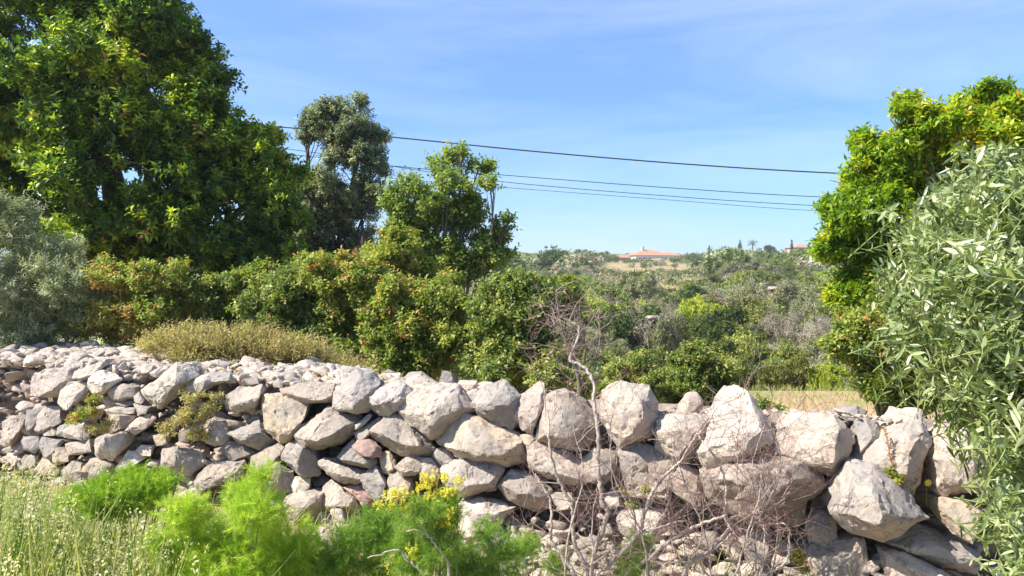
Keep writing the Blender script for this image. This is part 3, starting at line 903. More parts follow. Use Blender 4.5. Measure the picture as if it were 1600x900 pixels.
    ('F', [(1435, 455), (1500, 380), (1605, 400), (1562, 460)], 'flat white stone at the top of the bright fennel', 'white'),
    ('F', [(1015, 560), (1080, 478), (1172, 468), (1195, 540), (1130, 602)], 'white stone seen under the airy round fennel', 'white'),
    ('F', [(865, 545), (930, 518), (950, 600), (900, 635)], 'small stone seen between the stems of the airy round fennel', 'white'),
    ('F', [(138, 125), (200, 58), (262, 60), (302, 120), (222, 162), (150, 182)], 'roundish stone among the grass heads at far left', 'stone'),
    ('F', [(198, 205), (320, 98), (400, 88), (475, 150), (430, 215), (280, 225)], 'brownish stone among the grass heads below the shell-shaped stone', 'warm'),
    ('F', [(20, 110), (60, 40), (130, 50), (140, 110), (80, 150)], 'half-hidden stone behind the tall grass at the left edge', 'stone'),
    ('F', [(1140, 135), (1180, 88), (1235, 110), (1225, 155)], 'little chip right of the white domed stone', 'stone'),
    ('A', [(1055, 815), (1100, 778), (1185, 790), (1175, 862), (1100, 865)], 'small stone under the slanting stone', 'stone'),
    ('A', [(1195, 705), (1280, 685), (1305, 760), (1220, 785)], 'small stone beneath the twiggy wall weed', 'warm'),
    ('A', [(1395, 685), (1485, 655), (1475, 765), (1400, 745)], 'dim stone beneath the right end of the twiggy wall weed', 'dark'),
    ('A', [(1425, 335), (1530, 250), (1640, 215), (1700, 260), (1640, 330), (1530, 385), (1450, 360)], 'white slab right of the tall leaning boulder', 'white', [(1450, 340, .3), (1600, 270, .45), (1560, 360, .5)]),
    ('A', [(1090, 180), (1130, 140), (1190, 160), (1185, 205), (1110, 215)], 'small knob with a dark side on the rubble, left of the tall leaning boulder', 'stone'),
    ('A', [(570, 250), (590, 200), (700, 150), (830, 110), (830, 150), (700, 220), (640, 270)], 'long thin slab on the rubble at left', 'white'),
    ('I', [(270, 850), (330, 800), (430, 810), (440, 900), (330, 960), (280, 930)], 'pale stone at the wall foot under the forked bare branches', 'stone'),
    ('I', [(420, 730), (480, 690), (540, 720), (530, 800), (450, 810)], 'small white stone at the wall foot behind the crossing bare branches', 'white'),
    ('I', [(640, 620), (720, 560), (820, 580), (830, 670), (740, 720), (650, 700)], 'shaded stone low behind the densest twig tangle', 'speck'),
    ('I', [(850, 660), (930, 610), (990, 650), (970, 740), (880, 750)], 'dark stone left of the rounded stone in the twig loop', 'dark'),
    ('I', [(600, 850), (700, 800), (820, 830), (860, 920), (760, 980), (620, 960)], 'broad low stone at the bottom edge under the twig tangle', 'stone'),
    ('I', [(990, 850), (1080, 820), (1120, 860), (1080, 900), (1000, 900)], 'small flat white stone at the bottom edge below the rounded stone', 'white'),
    ('I', [(1260, 760), (1330, 700), (1420, 740), (1450, 860), (1380, 940), (1270, 900)], 'stone in shade at the bottom edge left of the lumpy ribbed boulder', 'grey', None, .08),
    ('I', [(60, 660), (140, 640), (250, 680), (240, 780), (120, 800), (50, 740)], 'dull stone low behind the small fennel tuft', 'speck'),
    ('H', [(1300, 640), (1400, 600), (1480, 660), (1460, 760), (1340, 780)], 'dusty stone at the wall foot just left of the tall bare trunk', 'stone'),
    ('H', [(1180, 760), (1260, 700), (1330, 760), (1320, 850), (1220, 860)], 'small dusty stone at the bottom between the bare stems', 'speck'),
]
for rr in ROCKS:
    rock(*rr)

# smaller rubble that fills the wall between and behind the big stones, and covers its top at the left
CH = []
for k in range(14):
    rng = random.Random(900 + k)
    pts = []
    for i in range(11):
        a, b = rng.uniform(0, 2 * PI), rng.uniform(-1, 1)
        s = math.sqrt(1 - b * b)
        pts.append(Vector((math.cos(a) * s * rng.uniform(.8, 1.2), math.sin(a) * s * rng.uniform(.7, 1.1), b * rng.uniform(.45, .75))))
    bm = bmesh.new()
    for q in pts:
        bm.verts.new(q)
    bmesh.ops.convex_hull(bm, input=bm.verts)
    bmesh.ops.delete(bm, geom=[v for v in bm.verts if not v.link_faces], context='VERTS')
    bmesh.ops.bevel(bm, geom=list(bm.edges), offset=.07, segments=1, affect='EDGES', clamp_overlap=True)
    bmesh.ops.triangulate(bm, faces=bm.faces)
    bmesh.ops.subdivide_edges(bm, edges=list(bm.edges), cuts=1)
    bmesh.ops.triangulate(bm, faces=bm.faces)
    bm.normal_update()
    for v in bm.verts:
        v.co += v.normal * (noise.noise(v.co * 2.2 + Vector((k, 0, 0))) * .12)
    bm.verts.index_update()
    CH.append((np.array([tuple(v.co) for v in bm.verts]), np.array([[v.index for v in f.verts] for f in bm.faces])))
    bm.free()


def rot_matrix(rng):
    from mathutils import Euler
    return np.array(Euler((rng.uniform(-.5, .5), rng.uniform(-.5, .5), rng.uniform(0, 6.28))).to_matrix())


def chips(name, items, mat, label, cat='rubble'):
    rng = random.Random(77)
    Vs, Fs, b = [], [], 0
    for (p, s) in items:
        V, F = CH[rng.randrange(len(CH))]
        Vs.append((V * s * np.array([1, rng.uniform(.7, 1.1), rng.uniform(.5, 1)])) @ rot_matrix(rng).T + np.array(p))
        Fs.append(F + b)
        b += len(V)
    me = quads_mesh(name, np.concatenate(Vs), np.concatenate(Fs))
    o = link(name, me, mat)
    return tag(o, label, cat, kind='stuff')


rng = random.Random(5)
items = []
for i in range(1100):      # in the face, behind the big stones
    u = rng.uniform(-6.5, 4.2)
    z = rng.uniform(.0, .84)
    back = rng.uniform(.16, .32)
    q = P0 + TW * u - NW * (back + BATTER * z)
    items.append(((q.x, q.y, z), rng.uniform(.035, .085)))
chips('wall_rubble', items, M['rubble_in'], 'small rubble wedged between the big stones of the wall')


items = []
for i in range(1500):      # looser, smaller stones showing in the left third, small chocks elsewhere
    u = rng.uniform(-7.2, -1.6) if i < 950 else rng.uniform(-1.6, 3)
    z = rng.uniform(.0, .86)
    q = P0 + TW * u - NW * (rng.uniform(.06, .2) + BATTER * z * 1.1)
    items.append(((q.x, q.y, z), (rng.choice((.03, .045, .06, .085, .11)) if i < 950 else rng.choice((.02, .03, .04, .05))) * rng.uniform(.8, 1.15)))
chips('loose_rubble', items, M['speck'], 'loose small stones filling the left third of the wall and wedged between its boulders')


def top_depth(u):
    """how far back the wall's top reaches: wide at the left, narrow at the right"""
    return float(np.interp(u, [-7, -4.5, -2.6, -1.7, -.9, 4.5], [1.5, 1.4, 1.25, .8, .22, .10]))


items = []
for i in range(5600):
    u = rng.uniform(-6.5, 4.2) if i % 14 == 0 else rng.uniform(-6.3, -1.0)
    d = rng.uniform(.02, 1) * top_depth(u)
    q = P0 + TW * u - NW * (.22 + d)
    hump = .06 * noise.noise(Vector((q.x * 1.5, q.y * 1.5, 0)))
    s = rng.choice((.010, .012, .014, .018, .022, .028, .04, .012, .014, .02, .05, .095 if u < -1 else .03, .065 if u < -1 else .03)) * rng.uniform(.8, 1.3)
    edge = max(0, d / top_depth(u) - .85) * 1.6
    items.append(((q.x, q.y, TOPZ - .03 + hump + s * .3 - edge), s))
chips('top_rubble', items, M['rubble'], 'small loose rubble strewn over the wall top')

rs = np.random.RandomState(41)
n = 5200
uu = rs.uniform(-6.3, -.9, n)
dd = rs.uniform(0, 1, n)
P = np.array([tuple(P0 + TW * float(u) - NW * (.25 + float(d) * top_depth(float(u)))) for u, d in zip(uu, dd)])
P[:, 2] = TOPZ + rs.uniform(-.03, .035, n)
A = rs.normal(size=(n, 3)) * np.array([1, 1, .35])
me = leaf_mesh('leaf_litter', P, A, rs.normal(size=(n, 3)) * .5 + np.array([0, 0, 1.]), rs.uniform(.012, .05, n), rs.uniform(.003, .012, n), rs.uniform(0, 1, n))
tag(link('leaf_litter', me, M['dry']), 'dry leaves and straw lying among the rubble of the wall top', 'leaf litter', kind='stuff')

# foot rubble
items = []
for i in range(900):
    u = rng.uniform(-5.0, 3.2) if i % 3 == 0 else rng.uniform(-.1, 1.9)
    f = rng.random() ** 1.6
    q = P0 + TW * u + NW * (-.06 + .55 * f)
    items.append(((q.x, q.y, rng.uniform(.0, .20) * (1 - f) ** 1.5), rng.choice((.02, .03, .04, .06, .09)) * rng.uniform(.8, 1.2)))
chips('foot_rubble', items, M['rubble'], 'small stones fallen along the foot of the wall')

# the wall's packed core: an uneven bank behind the face
US = np.linspace(-7.5, 5.0, 90)
prof = []
V = []
for u in US:
    td = top_depth(u)
    rows = [(.30, -.05), (.34, .3), (.38, .55), (.42, .72), (.44 + td * .2, .80), (.44 + td * .5, .815), (.44 + td * .8, .80), (.46 + td, .70), (.56 + td, .35), (.7 + td, -.3)]
    for k, (b, z) in enumerate(rows):
        q = P0 + TW * float(u) - NW * b
        j = noise.noise(Vector((u * 3, k * 1.3, 4))) * .035
        V.append((q.x, q.y + j, z + j))
n = 10
F = [(i * n + k, (i + 1) * n + k, (i + 1) * n + k + 1, i * n + k + 1) for i in range(len(US) - 1) for k in range(n - 1)]
me = quads_mesh('earth_bank', np.array(V), F)
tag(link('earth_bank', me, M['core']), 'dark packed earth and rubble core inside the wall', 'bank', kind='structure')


# ---------------------------------------------------------------- foliage builders
def crown_data(rs, blobs, n_twigs, per, twig, L, W, up=.45, inner=.45, spread=.9, gap=.0, gap_s=1.2, tint_s=.8, tint_mid=.5, tint_tw=.2, tint_leaf=.12, upn=.6, sub=7):
    """blobs: list of (cx,cy,cz,rx,ry,rz). Returns P,A,N,L,W,tint"""
    if sub:
        nb_ = []
        for b_ in blobs:
            b_ = np.array(b_, dtype=float)
            nb_.append(np.concatenate([b_[:3], b_[3:6] * .62]))
            for dd_ in unit(rs.normal(size=(sub, 3)) + np.array([0, 0, .25])):
                k_ = rs.uniform(.26, .46)
                nb_.append(np.concatenate([b_[:3] + dd_ * b_[3:6] * (1.0 - k_ * .75), np.full(3, b_[3:6].mean() * k_) * np.array([1.1, 1.1, .85])]))
        blobs = nb_
    B = np.array(blobs, dtype=float)
    w = (B[:, 3] * B[:, 4] + B[:, 4] * B[:, 5] + B[:, 3] * B[:, 5])
    w = w / w.sum()
    idx = rs.choice(len(B), n_twigs, p=w)
    D = unit(rs.normal(size=(n_twigs, 3)))
    rad = inner + (1.04 - inner) * rs.uniform(0, 1, n_twigs) ** .6
    lump = 1 + .16 * np.sin(D[:, 0] * 5.1 + idx * 1.7) * np.sin(D[:, 1] * 4.3 + idx) + .12 * np.sin(D[:, 2] * 6.3 + idx * 2.1)
    C = B[idx, :3] + D * B[idx, 3:6] * (rad * lump)[:, None]
    if gap > 0:
        s = gap_s
        g = (np.sin(C[:, 0] * s * 2.1 + 1.3 * np.sin(C[:, 2] * s * 1.7)) + np.sin(C[:, 1] * s * 2.7 + C[:, 2] * s * .9) + np.sin(C[:, 2] * s * 3.1 + C[:, 0] * s * 1.2)) / 3
        keep = g > (-1 + gap * 1.3) + rs.uniform(-.25, .25, n_twigs)
        C, D, idx = C[keep], D[keep], idx[keep]
    nt = len(C)
    T = unit(D * .75 + np.array([0, 0, up]) + rs.normal(size=(nt, 3)) * .45)
    tw = twig * rs.uniform(.6, 1.3, nt)
    tt = tint_mid + tint_tw * rs.normal(size=nt) + .10 * np.sin(C[:, 0] * tint_s * 2.3 + C[:, 2] * tint_s * 3.1) + .10 * np.sin(idx * 2.4)
    k = np.arange(per)
    tpos = (k + .5) / per
    az = k * 2.399
    a = unit(np.cross(T, np.array([.3, .2, 1.0]) + np.zeros_like(T)))
    b = np.cross(T, a)
    ph = rs.uniform(0, 6.28, nt)
    ang = az[None, :] + ph[:, None]
    radial = np.cos(ang)[..., None] * a[:, None, :] + np.sin(ang)[..., None] * b[:, None, :]
    P = C[:, None, :] + T[:, None, :] * (tw[:, None] * (tpos[None, :] - .5))[..., None]
    A = T[:, None, :] * (1 - spread * .55) + radial * spread + rs.normal(size=(nt, per, 3)) * .18
    N = T[:, None, :] * .6 + np.array([0, 0, upn]) + rs.normal(size=(nt, per, 3)) * .35
    P, A, N = P.reshape(-1, 3), A.reshape(-1, 3), N.reshape(-1, 3)
    m_ = len(P)
    Ls = L * rs.uniform(.65, 1.2, m_)
    Ws = W * rs.uniform(.75, 1.2, m_)
    tint = np.clip(np.repeat(tt, per) + rs.normal(size=m_) * tint_leaf, 0.0, 1.0)
    return P, A, N, Ls, Ws, tint


def world_blobs(bl, Y, dj=.0, depth=1.0, seed=0, k=1.0):
    """(px,py,rx,ry[,dY]) in photograph pixels -> ellipsoids standing at distance Y"""
    rg = random.Random(seed)
    out = []
    for b in bl:
        y = Y + (b[4] if len(b) > 4 else 0) + rg.uniform(-dj, dj)
        c = at(b[0], b[1], y)
        s = scl(y)
        rx, rz = b[2] * s * k, b[3] * s * k
        out.append((c.x, c.y, c.z, rx, depth * (rx + rz) / 2, rz))
    return out


def limbs(rg, base, blobs, r0, hub_h=.35, n_tw=4, wob=.08):
    """trunk and limbs reaching into every blob"""
    B = [Vector(b[:3]) for b in blobs]
    cen = sum(B, Vector()) / len(B)
    zt = min(b[2] for b in blobs)
    hub = Vector((base[0] * .55 + cen.x * .45, base[1] * .55 + cen.y * .45, base[2] + max(.15, (zt - base[2]) * hub_h + .2)))
    mid = (Vector(base) + hub) / 2 + Vector((rg.uniform(-wob, wob), 0, 0))
    trunk = [(smooth_path([base, mid, hub], 5), np.linspace(r0, r0 * .72, 11))]
    out = []
    for b, c in zip(blobs, B):
        sz = min(b[3:6])
        d = c - hub
        m1 = hub + d * .4 + Vector((rg.uniform(-1, 1), rg.uniform(-1, 1), rg.uniform(0, 1))) * d.length * .10
        m2 = hub + d * .75 + Vector((rg.uniform(-1, 1), rg.uniform(-1, 1), rg.uniform(-.3, 1))) * d.length * .07
        pth = smooth_path([hub, m1, m2, c], 5)
        out.append((pth, np.linspace(r0 * .5, r0 * .14, len(pth))))
        for k in range(n_tw):
            e = c + Vector((max(-.8, min(.8, rg.gauss(0, .45))) * b[3], rg.gauss(0, .4) * b[4], max(-.8, min(.7, rg.gauss(.1, .4))) * b[5]))
            s0 = Vector(pth[rg.randrange(len(pth) // 2, len(pth))])
            mm = (s0 + e) / 2 + Vector((rg.uniform(-1, 1), rg.uniform(-1, 1), rg.uniform(-.2, 1))) * sz * .25
            q = smooth_path([s0, mm, e], 4)
            out.append((q, np.linspace(r0 * .13, r0 * .035, len(q))))
    return trunk, out


def plant(name, label, cat, blobs, mat, n_twigs, per, twig, L, W, base=None, r0=.05, bark='bark', seed=1, shape='quad', group=None,
          trunk_name='trunk', n_tw=4, hub_h=.35, branches=True, droop=.12, **kw):
    rs = np.random.RandomState(seed)
    rg = random.Random(seed)
    bb = np.array(blobs)
    if base is None:
        cx, cy = bb[:, 0].mean(), bb[:, 1].mean()
        base = (cx, cy, terrain_z(cx, cy) - .05)
    root = empty(name, base)
    tag(root, label, cat, group)
    P, A, N, Ls, Ws, tint = crown_data(rs, blobs, n_twigs, per, twig, L, W, **kw)
    me = leaf_mesh('crown' if cat == 'tree' else 'foliage', P - np.array(base), A, N, Ls, Ws, tint, shape, droop)
    link('crown' if cat == 'tree' else 'foliage', me, M[mat] if isinstance(mat, str) else mat, root)
    if branches:
        tr, lm = limbs(rg, base, blobs, r0, hub_h, n_tw)
        tube_obj(trunk_name, tr, M[bark], root, 8, base)
        tube_obj('branches', lm, M[bark], root, 5, base)
    return root


# ---------------------------------------------------------------- the big trees and the hedge behind the wall
T1 = [(60, 40, 110, 90), (200, 30, 95, 80), (130, 130, 120, 100, -.3), (278, 95, 62, 62), (10, 200, 110, 110), (160, 235, 110, 95, -.6), (300, 190, 62, 66),
      (285, 260, 95, 85, -.4), (375, 262, 60, 62), (412, 320, 52, 62), (310, 340, 100, 80, -.6), (190, 390, 110, 62, .3), (60, 330, 110, 80), (425, 385, 48, 52),
      (350, 405, 80, 48, -.3), (-90, 90, 120, 140), (-110, 290, 120, 120), (110, -60, 150, 70), (230, -40, 70, 40), (-60, -60, 120, 80), (250, 420, 70, 42, -.6), (100, 415, 80, 40, -.3), (140, 370, 70, 50, -.9), (215, 335, 70, 50, -.9), (60, -20, 90, 60), (335, 135, 32, 40), (350, 178, 42, 34), (405, 222, 36, 30), (442, 278, 34, 42), (456, 335, 28, 40)]
b = world_blobs(T1, 10.2, .25, 1.15, 3)
plant('carob_tree', 'huge dark green carob tree rising out of the frame at the left', 'tree', b, 'carob_dark', 21000, 11, .16, .092, .042,
      base=(at(215, 420, 10.4).x, 10.4, 0), r0=.17, bark='bark_dark', seed=11, inner=.35, gap=.26, gap_s=1.5, tint_mid=.46, tint_tw=.2, n_tw=5, sub=9)

T2 = [(500, 182, 36, 24), (556, 178, 36, 24), (480, 214, 15, 14), (578, 210, 25, 28), (530, 228, 32, 24), (556, 250, 46, 24, -.3), (508, 282, 30, 32), (490, 325, 36, 38),
      (552, 318, 40, 32, -.2), (478, 372, 38, 38), (552, 368, 34, 20), (594, 262, 16, 16), (572, 292, 24, 18), (476, 290, 20, 24), (518, 345, 44, 30), (518, 392, 42, 24), (590, 300, 18, 12), (455, 400, 40, 25), (540, 205, 30, 18)]
b = world_blobs(T2, 13.0, .3, 1.0, 5, 1.14)
plant('holm_oak', 'slender grey-green holm oak with a clumpy ragged crown beside the huge dark tree', 'tree', b, 'oak', 8000, 10, .15, .06, .032,
      base=(at(505, 400, 13).x, 13.0, -.4), r0=.08, bark='bark_dark', seed=12, inner=.3, gap=.18, gap_s=2.2, tint_mid=.6, n_tw=5)

T3 = [(696, 252, 32, 16), (748, 262, 24, 14), (640, 296, 34, 20), (700, 296, 42, 26), (766, 288, 16, 10), (742, 322, 32, 20), (622, 328, 26, 24), (680, 345, 46, 28),
      (792, 352, 18, 13), (762, 372, 32, 14), (735, 398, 46, 24), (690, 395, 40, 30), (776, 400, 28, 14), (650, 370, 30, 24), (720, 236, 14, 8), (715, 425, 40, 25), (660, 320, 36, 26), (720, 350, 36, 26), (640, 345, 30, 24)]
b = world_blobs(T3, 9.6, .25, 1.0, 6, 1.2)
plant('wild_pear_tree', 'open light green young tree with sky showing through, under the cables', 'tree', b, 'pear', 3000, 9, .18, .060, .032,
      base=(at(715, 430, 9.6).x, 9.6, -.1), r0=.06, bark='bark', seed=13, inner=.1, gap=.16, gap_s=3.0, tint_mid=.5, n_tw=6)

H = [
    ('wild_olive_shrub', 'feathery grey-green bush at the left edge behind the wall', [(15, 335, 34, 36), (55, 395, 60, 50), (10, 455, 66, 60), (105, 435, 48, 46), (85, 500, 70, 48), (150, 470, 34, 40), (30, 530, 60, 30), (-60, 400, 60, 90)],
     7.6, 'grey_olive', 4200, 12, .14, .045, .012, dict(inner=.3, spread=.7)),
    ('mastic_shrub', 'yellow and orange tinged bush between the feathery grey bush and the green hedge', [(190, 436, 46, 30), (255, 440, 46, 32), (215, 482, 60, 40), (165, 500, 45, 36), (270, 492, 42, 38), (225, 530, 60, 24)],
     7.7, 'hedge', 3000, 9, .12, .045, .022, dict(tint_mid=.66)),
    ('mastic_shrub', 'low green bush with shaded leaves under the huge dark tree', [(345, 492, 42, 34), (320, 460, 34, 28), (385, 470, 44, 34), (330, 525, 45, 24)],
     7.9, 'hedge_green', 2100, 9, .12, .045, .022, dict(tint_mid=.6)),
    ('mastic_shrub', 'rounded pale green bush left of the middle hedge', [(440, 450, 52, 34), (475, 480, 50, 40), (420, 495, 50, 36), (500, 520, 60, 34), (440, 530, 60, 26)],
     7.4, 'hedge_green', 3000, 9, .12, .046, .021, dict(tint_mid=.62)),
    ('mastic_shrub', 'orange-tipped hedge bush directly below the holm oak', [(530, 430, 46, 34), (575, 450, 46, 40), (545, 490, 56, 44), (600, 510, 45, 44), (560, 550, 66, 30), (500, 410, 22, 14)],
     7.3, 'hedge', 3200, 9, .12, .048, .023, dict(tint_mid=.60)),
    ('mastic_shrub', 'olive-green bush filling the hedge between the pale green and the orange-tipped bushes', [(510, 440, 36, 26), (490, 420, 34, 22), (530, 540, 50, 30), (470, 535, 46, 26), (585, 540, 40, 40), (400, 435, 40, 20)],
     7.9, 'hedge', 2200, 9, .12, .046, .021, dict(tint_mid=.5)),
    ('mastic_shrub', 'bush with orange young leaves climbing the left side of the open light green tree', [(622, 372, 30, 26), (600, 405, 34, 28), (640, 410, 36, 30), (660, 440, 40, 30)],
     8.3, 'spring', 1700, 9, .12, .05, .024, dict(tint_mid=.33)),
    ('mastic_shrub', 'tall dense hedge bush with reddish tips in the middle', [(640, 460, 44, 36), (690, 465, 44, 38), (655, 510, 48, 48), (700, 520, 46, 46), (680, 565, 60, 34), (620, 560, 40, 34)],
     7.0, 'hedge', 3600, 9, .12, .048, .023, dict(tint_mid=.52)),
    ('ivy_covered_shrub', 'dark green trailing bush at the right end of the hedge', [(775, 460, 46, 34), (820, 470, 46, 38), (770, 510, 46, 46), (820, 525, 46, 48), (870, 480, 34, 34), (790, 570, 60, 34), (740, 560, 34, 38), (850, 560, 34, 34)],
     6.6, 'hedge_green', 4000, 9, .13, .047, .024, dict(tint_mid=.55, gap=.25)),
    ('mastic_shrub', 'small orange and lime bush at the right tip of the hedge', [(870, 458, 32, 24), (892, 478, 20, 22)],
     7.6, 'spring', 700, 9, .12, .05, .024, dict(tint_mid=.35)),
    ('broom_shrub', 'low dry yellow-brown undergrowth along the back of the wall top', [(262, 538, 44, 12), (305, 548, 40, 20), (350, 548, 44, 15), (400, 560, 46, 24), (450, 566, 56, 20), (500, 572, 50, 17), (545, 578, 36, 14), (380, 530, 70, 14), (300, 525, 50, 12), (455, 545, 56, 13)],
     6.3, 'dry', 4600, 9, .16, .036, .008, dict(inner=.0, spread=.6, sub=0, up=.9, tint_tw=.28)),
    ('bramble', 'light green bramble with dry stems right of the hedge behind the wall', [(850, 590, 34, 22), (870, 560, 22, 24), (905, 600, 34, 20)],
     6.3, 'hedge_green', 700, 8, .11, .04, .022, dict(tint_mid=.7)),
    ('lentisk_shrub', 'light green bush behind the domed boulder', [(985, 590, 34, 30), (1020, 610, 30, 26), (960, 620, 34, 26), (1000, 570, 22, 14)],
     8.2, 'hedge_green', 1700, 9, .12, .045, .02, dict(tint_mid=.75)),
    ('lentisk_shrub', 'green bush with dark hollows left of the pyramid-shaped boulder', [(1065, 590, 40, 34), (1110, 600, 40, 32), (1080, 560, 34, 16), (1130, 580, 28, 22), (1100, 630, 50, 20), (1050, 625, 30, 24)],
     8.0, 'hedge_green', 2400, 9, .12, .045, .022, dict(tint_mid=.66, gap=.2)),
    ('mastic_shrub', 'mixed green and rusty bush between the clearing and the silvery olive', [(1395, 480, 50, 36), (1370, 530, 44, 44), (1420, 570, 48, 44), (1360, 585, 34, 34), (1410, 620, 50, 26), (1460, 520, 50, 60), (1320, 545, 26, 24), (1330, 500, 22, 16)],
     5.9, 'hedge', 3400, 9, .12, .045, .021, dict(tint_mid=.42, gap=.15)),
]
for i, (nm, lab, bl, Y, mat, nt, per, tw, L, W, kw) in enumerate(H):
    b = world_blobs(bl, Y, .2, 1.0, 40 + i, 1.12)
    nt = int(nt * 1.25)
    low = max(0.0, 0)
    kw = dict(kw)
    kw.setdefault('inner', .35)
    kw.setdefault('tint_leaf', .07)
    kw.setdefault('tint_tw', .23)
    kw.setdefault('gap', .12)
    cx = sum(q[0] for q in b) / len(b)
    plant(nm, lab, 'shrub', b, mat, nt, per, tw, L, W, base=(cx, Y + .1, terrain_z(cx, Y) - .03), r0=.03, seed=60 + i, trunk_name='stem', n_tw=5,
          group='shrubs behind the wall', gap_s=2.6, **kw)

# the sunlit carob at the right
T4 = [(1540, 160, 42, 26), (1590, 165, 50, 34), (1420, 178, 34, 20), (1350, 222, 28, 16), (1480, 200, 60, 32), (1400, 240, 58, 36), (1340, 280, 42, 32), (1540, 240, 80, 55), (1460, 280, 80, 50),
      (1330, 330, 42, 34), (1390, 340, 60, 42), (1310, 385, 34, 32), (1360, 400, 50, 42), (1450, 390, 70, 55), (1340, 450, 34, 30, -.1), (1320, 468, 24, 20), (1600, 300, 90, 80), (1545, 138, 26, 14), (1415, 160, 20, 10), (1700, 240, 110, 110), (1400, 450, 50, 40), (1440, 225, 60, 40), (1500, 250, 70, 50), (1390, 285, 60, 45), (1560, 190, 50, 35), (1450, 230, 50, 40), (1520, 215, 60, 45), (1600, 220, 60, 50), (1350, 350, 50, 50)]
b = world_blobs(T4, 6.6, .2, 1.05, 9, 1.06)
plant('carob_tree', 'sunlit yellow-green carob tree behind the silvery olive at the right', 'tree', b, 'carob_bright', 13000, 11, .12, .066, .027,
      base=(at(1520, 500, 6.8).x, 6.8, 0), r0=.11, bark='bark', seed=14, inner=.35, gap=.16, gap_s=2.4, tint_mid=.52, n_tw=6)


# the near olive: sprigs of long paired leaves
def olive():
    rs = np.random.RandomState(21)
    rg = random.Random(21)
    # (px,py,rx,ry,Y)
    bl = [(1570, 290, 60, 60, 2.2), (1510, 300, 50, 40, 2.35), (1590, 400, 90, 80, 2.0), (1480, 370, 60, 60, 2.3), (1430, 400, 50, 50, 2.4), (1520, 470, 90, 70, 2.1),
          (1440, 480, 60, 55, 2.35), (1600, 560, 90, 90, 1.95), (1500, 570, 70, 55, 2.2), (1425, 550, 36, 34, 2.4), (1612, 690, 62, 80, 1.95), (1618, 820, 56, 90, 2.0), (1530, 640, 44, 34, 2.2),
          (1680, 400, 100, 200, 2.1), (1700, 700, 90, 200, 2.1), (1550, 260, 30, 24, 2.3), (1610, 900, 55, 50, 2.0), (1560, 590, 60, 50, 2.3), (1592, 730, 40, 50, 2.15), (1592, 850, 34, 60, 2.15), (1530, 625, 40, 30, 2.3), (1585, 640, 50, 60, 2.1), (1588, 780, 30, 40, 2.2), (1395, 330, 14, 12, 2.4), (1470, 310, 26, 26, 2.4)]
    base = (at(1850, 900, 2.6).x, 2.6, 0.0)
    root = empty('olive_tree', base)
    tag(root, 'silvery green olive tree with long leaves reaching in close at the right edge', 'tree')
    Pl, Al, Nl, Ll, Wl, tl, tw = [], [], [], [], [], [], []
    W8 = np.array([b[2] * b[3] for b in bl], float)
    W8 /= W8.sum()
    trunk_c = Vector((base[0], base[1], 1.2))
    for i in range(1900):
        b = bl[rs.choice(len(bl), p=W8)]
        a, r = rs.uniform(0, 6.28), math.sqrt(rs.uniform(0, 1))
        Y = b[4] + rs.uniform(-.25, .6)
        c = at(b[0] + math.cos(a) * r * b[2], b[1] + math.sin(a) * r * b[3], Y)
        d = Vector((rs.uniform(-.8, .35), rs.uniform(-.7, .4), rs.uniform(-.25, 1.0))).normalized()
        ln = rs.uniform(.10, .21)
        s0 = c - d * ln
        side = d.cross(Vector((0, 0, 1))).normalized() * rs.uniform(-.04, .04)
        pth = smooth_path([s0, c - d * ln * .45 + side, c + Vector((0, 0, rs.uniform(-.03, .02)))], 4)
        tw.append((pth, np.linspace(.0024, .0009, len(pth))))
        nn = rs.randint(6, 10)
        phase = rs.uniform(0, 3.14)
        tt = .48 + rs.normal() * .2
        for k in range(nn):
            f = (k + .6) / nn
            i0 = f * (len(pth) - 1)
            j = int(min(i0, len(pth) - 2))
            q = pth[j] + (pth[j + 1] - pth[j]) * (i0 - j)
            aa = phase + k * PI / 2 + rs.uniform(-.3, .3)
            x1 = d.cross(Vector((.2, .1, 1))).normalized()
            x2 = d.cross(x1)
            for sg in (1, -1):
                rd = (x1 * math.cos(aa) + x2 * math.sin(aa)) * sg
                ax = d * rs.uniform(.45, .95) + rd * rs.uniform(.6, .95) + Vector(rs.normal(size=3) * .1)
                nrm = d * .9 - rd * .35 + Vector((0, 0, .5)) + Vector(rs.normal(size=3) * .3)
                Pl.append(q)
                Al.append(tuple(ax))
                Nl.append(tuple(nrm))
                Ll.append(rs.uniform(.034, .062) * (1 - .35 * f ** 3))
                Wl.append(rs.uniform(.009, .0145))
                tl.append(min(1, max(0, tt + rs.normal() * .22)))
    me = leaf_mesh('crown', np.array(Pl) - np.array(base), np.array(Al), np.array(Nl), np.array(Ll), np.array(Wl), np.array(tl), 'lance', .10)
    me.polygons.foreach_set("use_smooth", np.ones(len(me.polygons), dtype=bool))
    link('crown', me, M['olive'], root)
    tube_obj('twigs', tw, M['stalk'], root, 4, base)
    hub = Vector((base[0], base[1], .95))
    br = []
    for b in bl:
        c = at(b[0], b[1], b[4] + .25)
        m1 = hub.lerp(c, .5) + Vector((rg.uniform(-.1, .1), rg.uniform(-.05, .15), rg.uniform(-.1, .2)))
        pth = smooth_path([hub, m1, c], 6)
        br.append((pth, np.linspace(.016, .003, len(pth))))
    tube_obj('branches', br, M['bark'], root, 6, base)
    tube_obj('trunk', [(smooth_path([base, (base[0] + .05, base[1], .5), tuple(hub)], 5), np.linspace(.09, .05, 11))], M['bark'], root, 9, base)


olive()


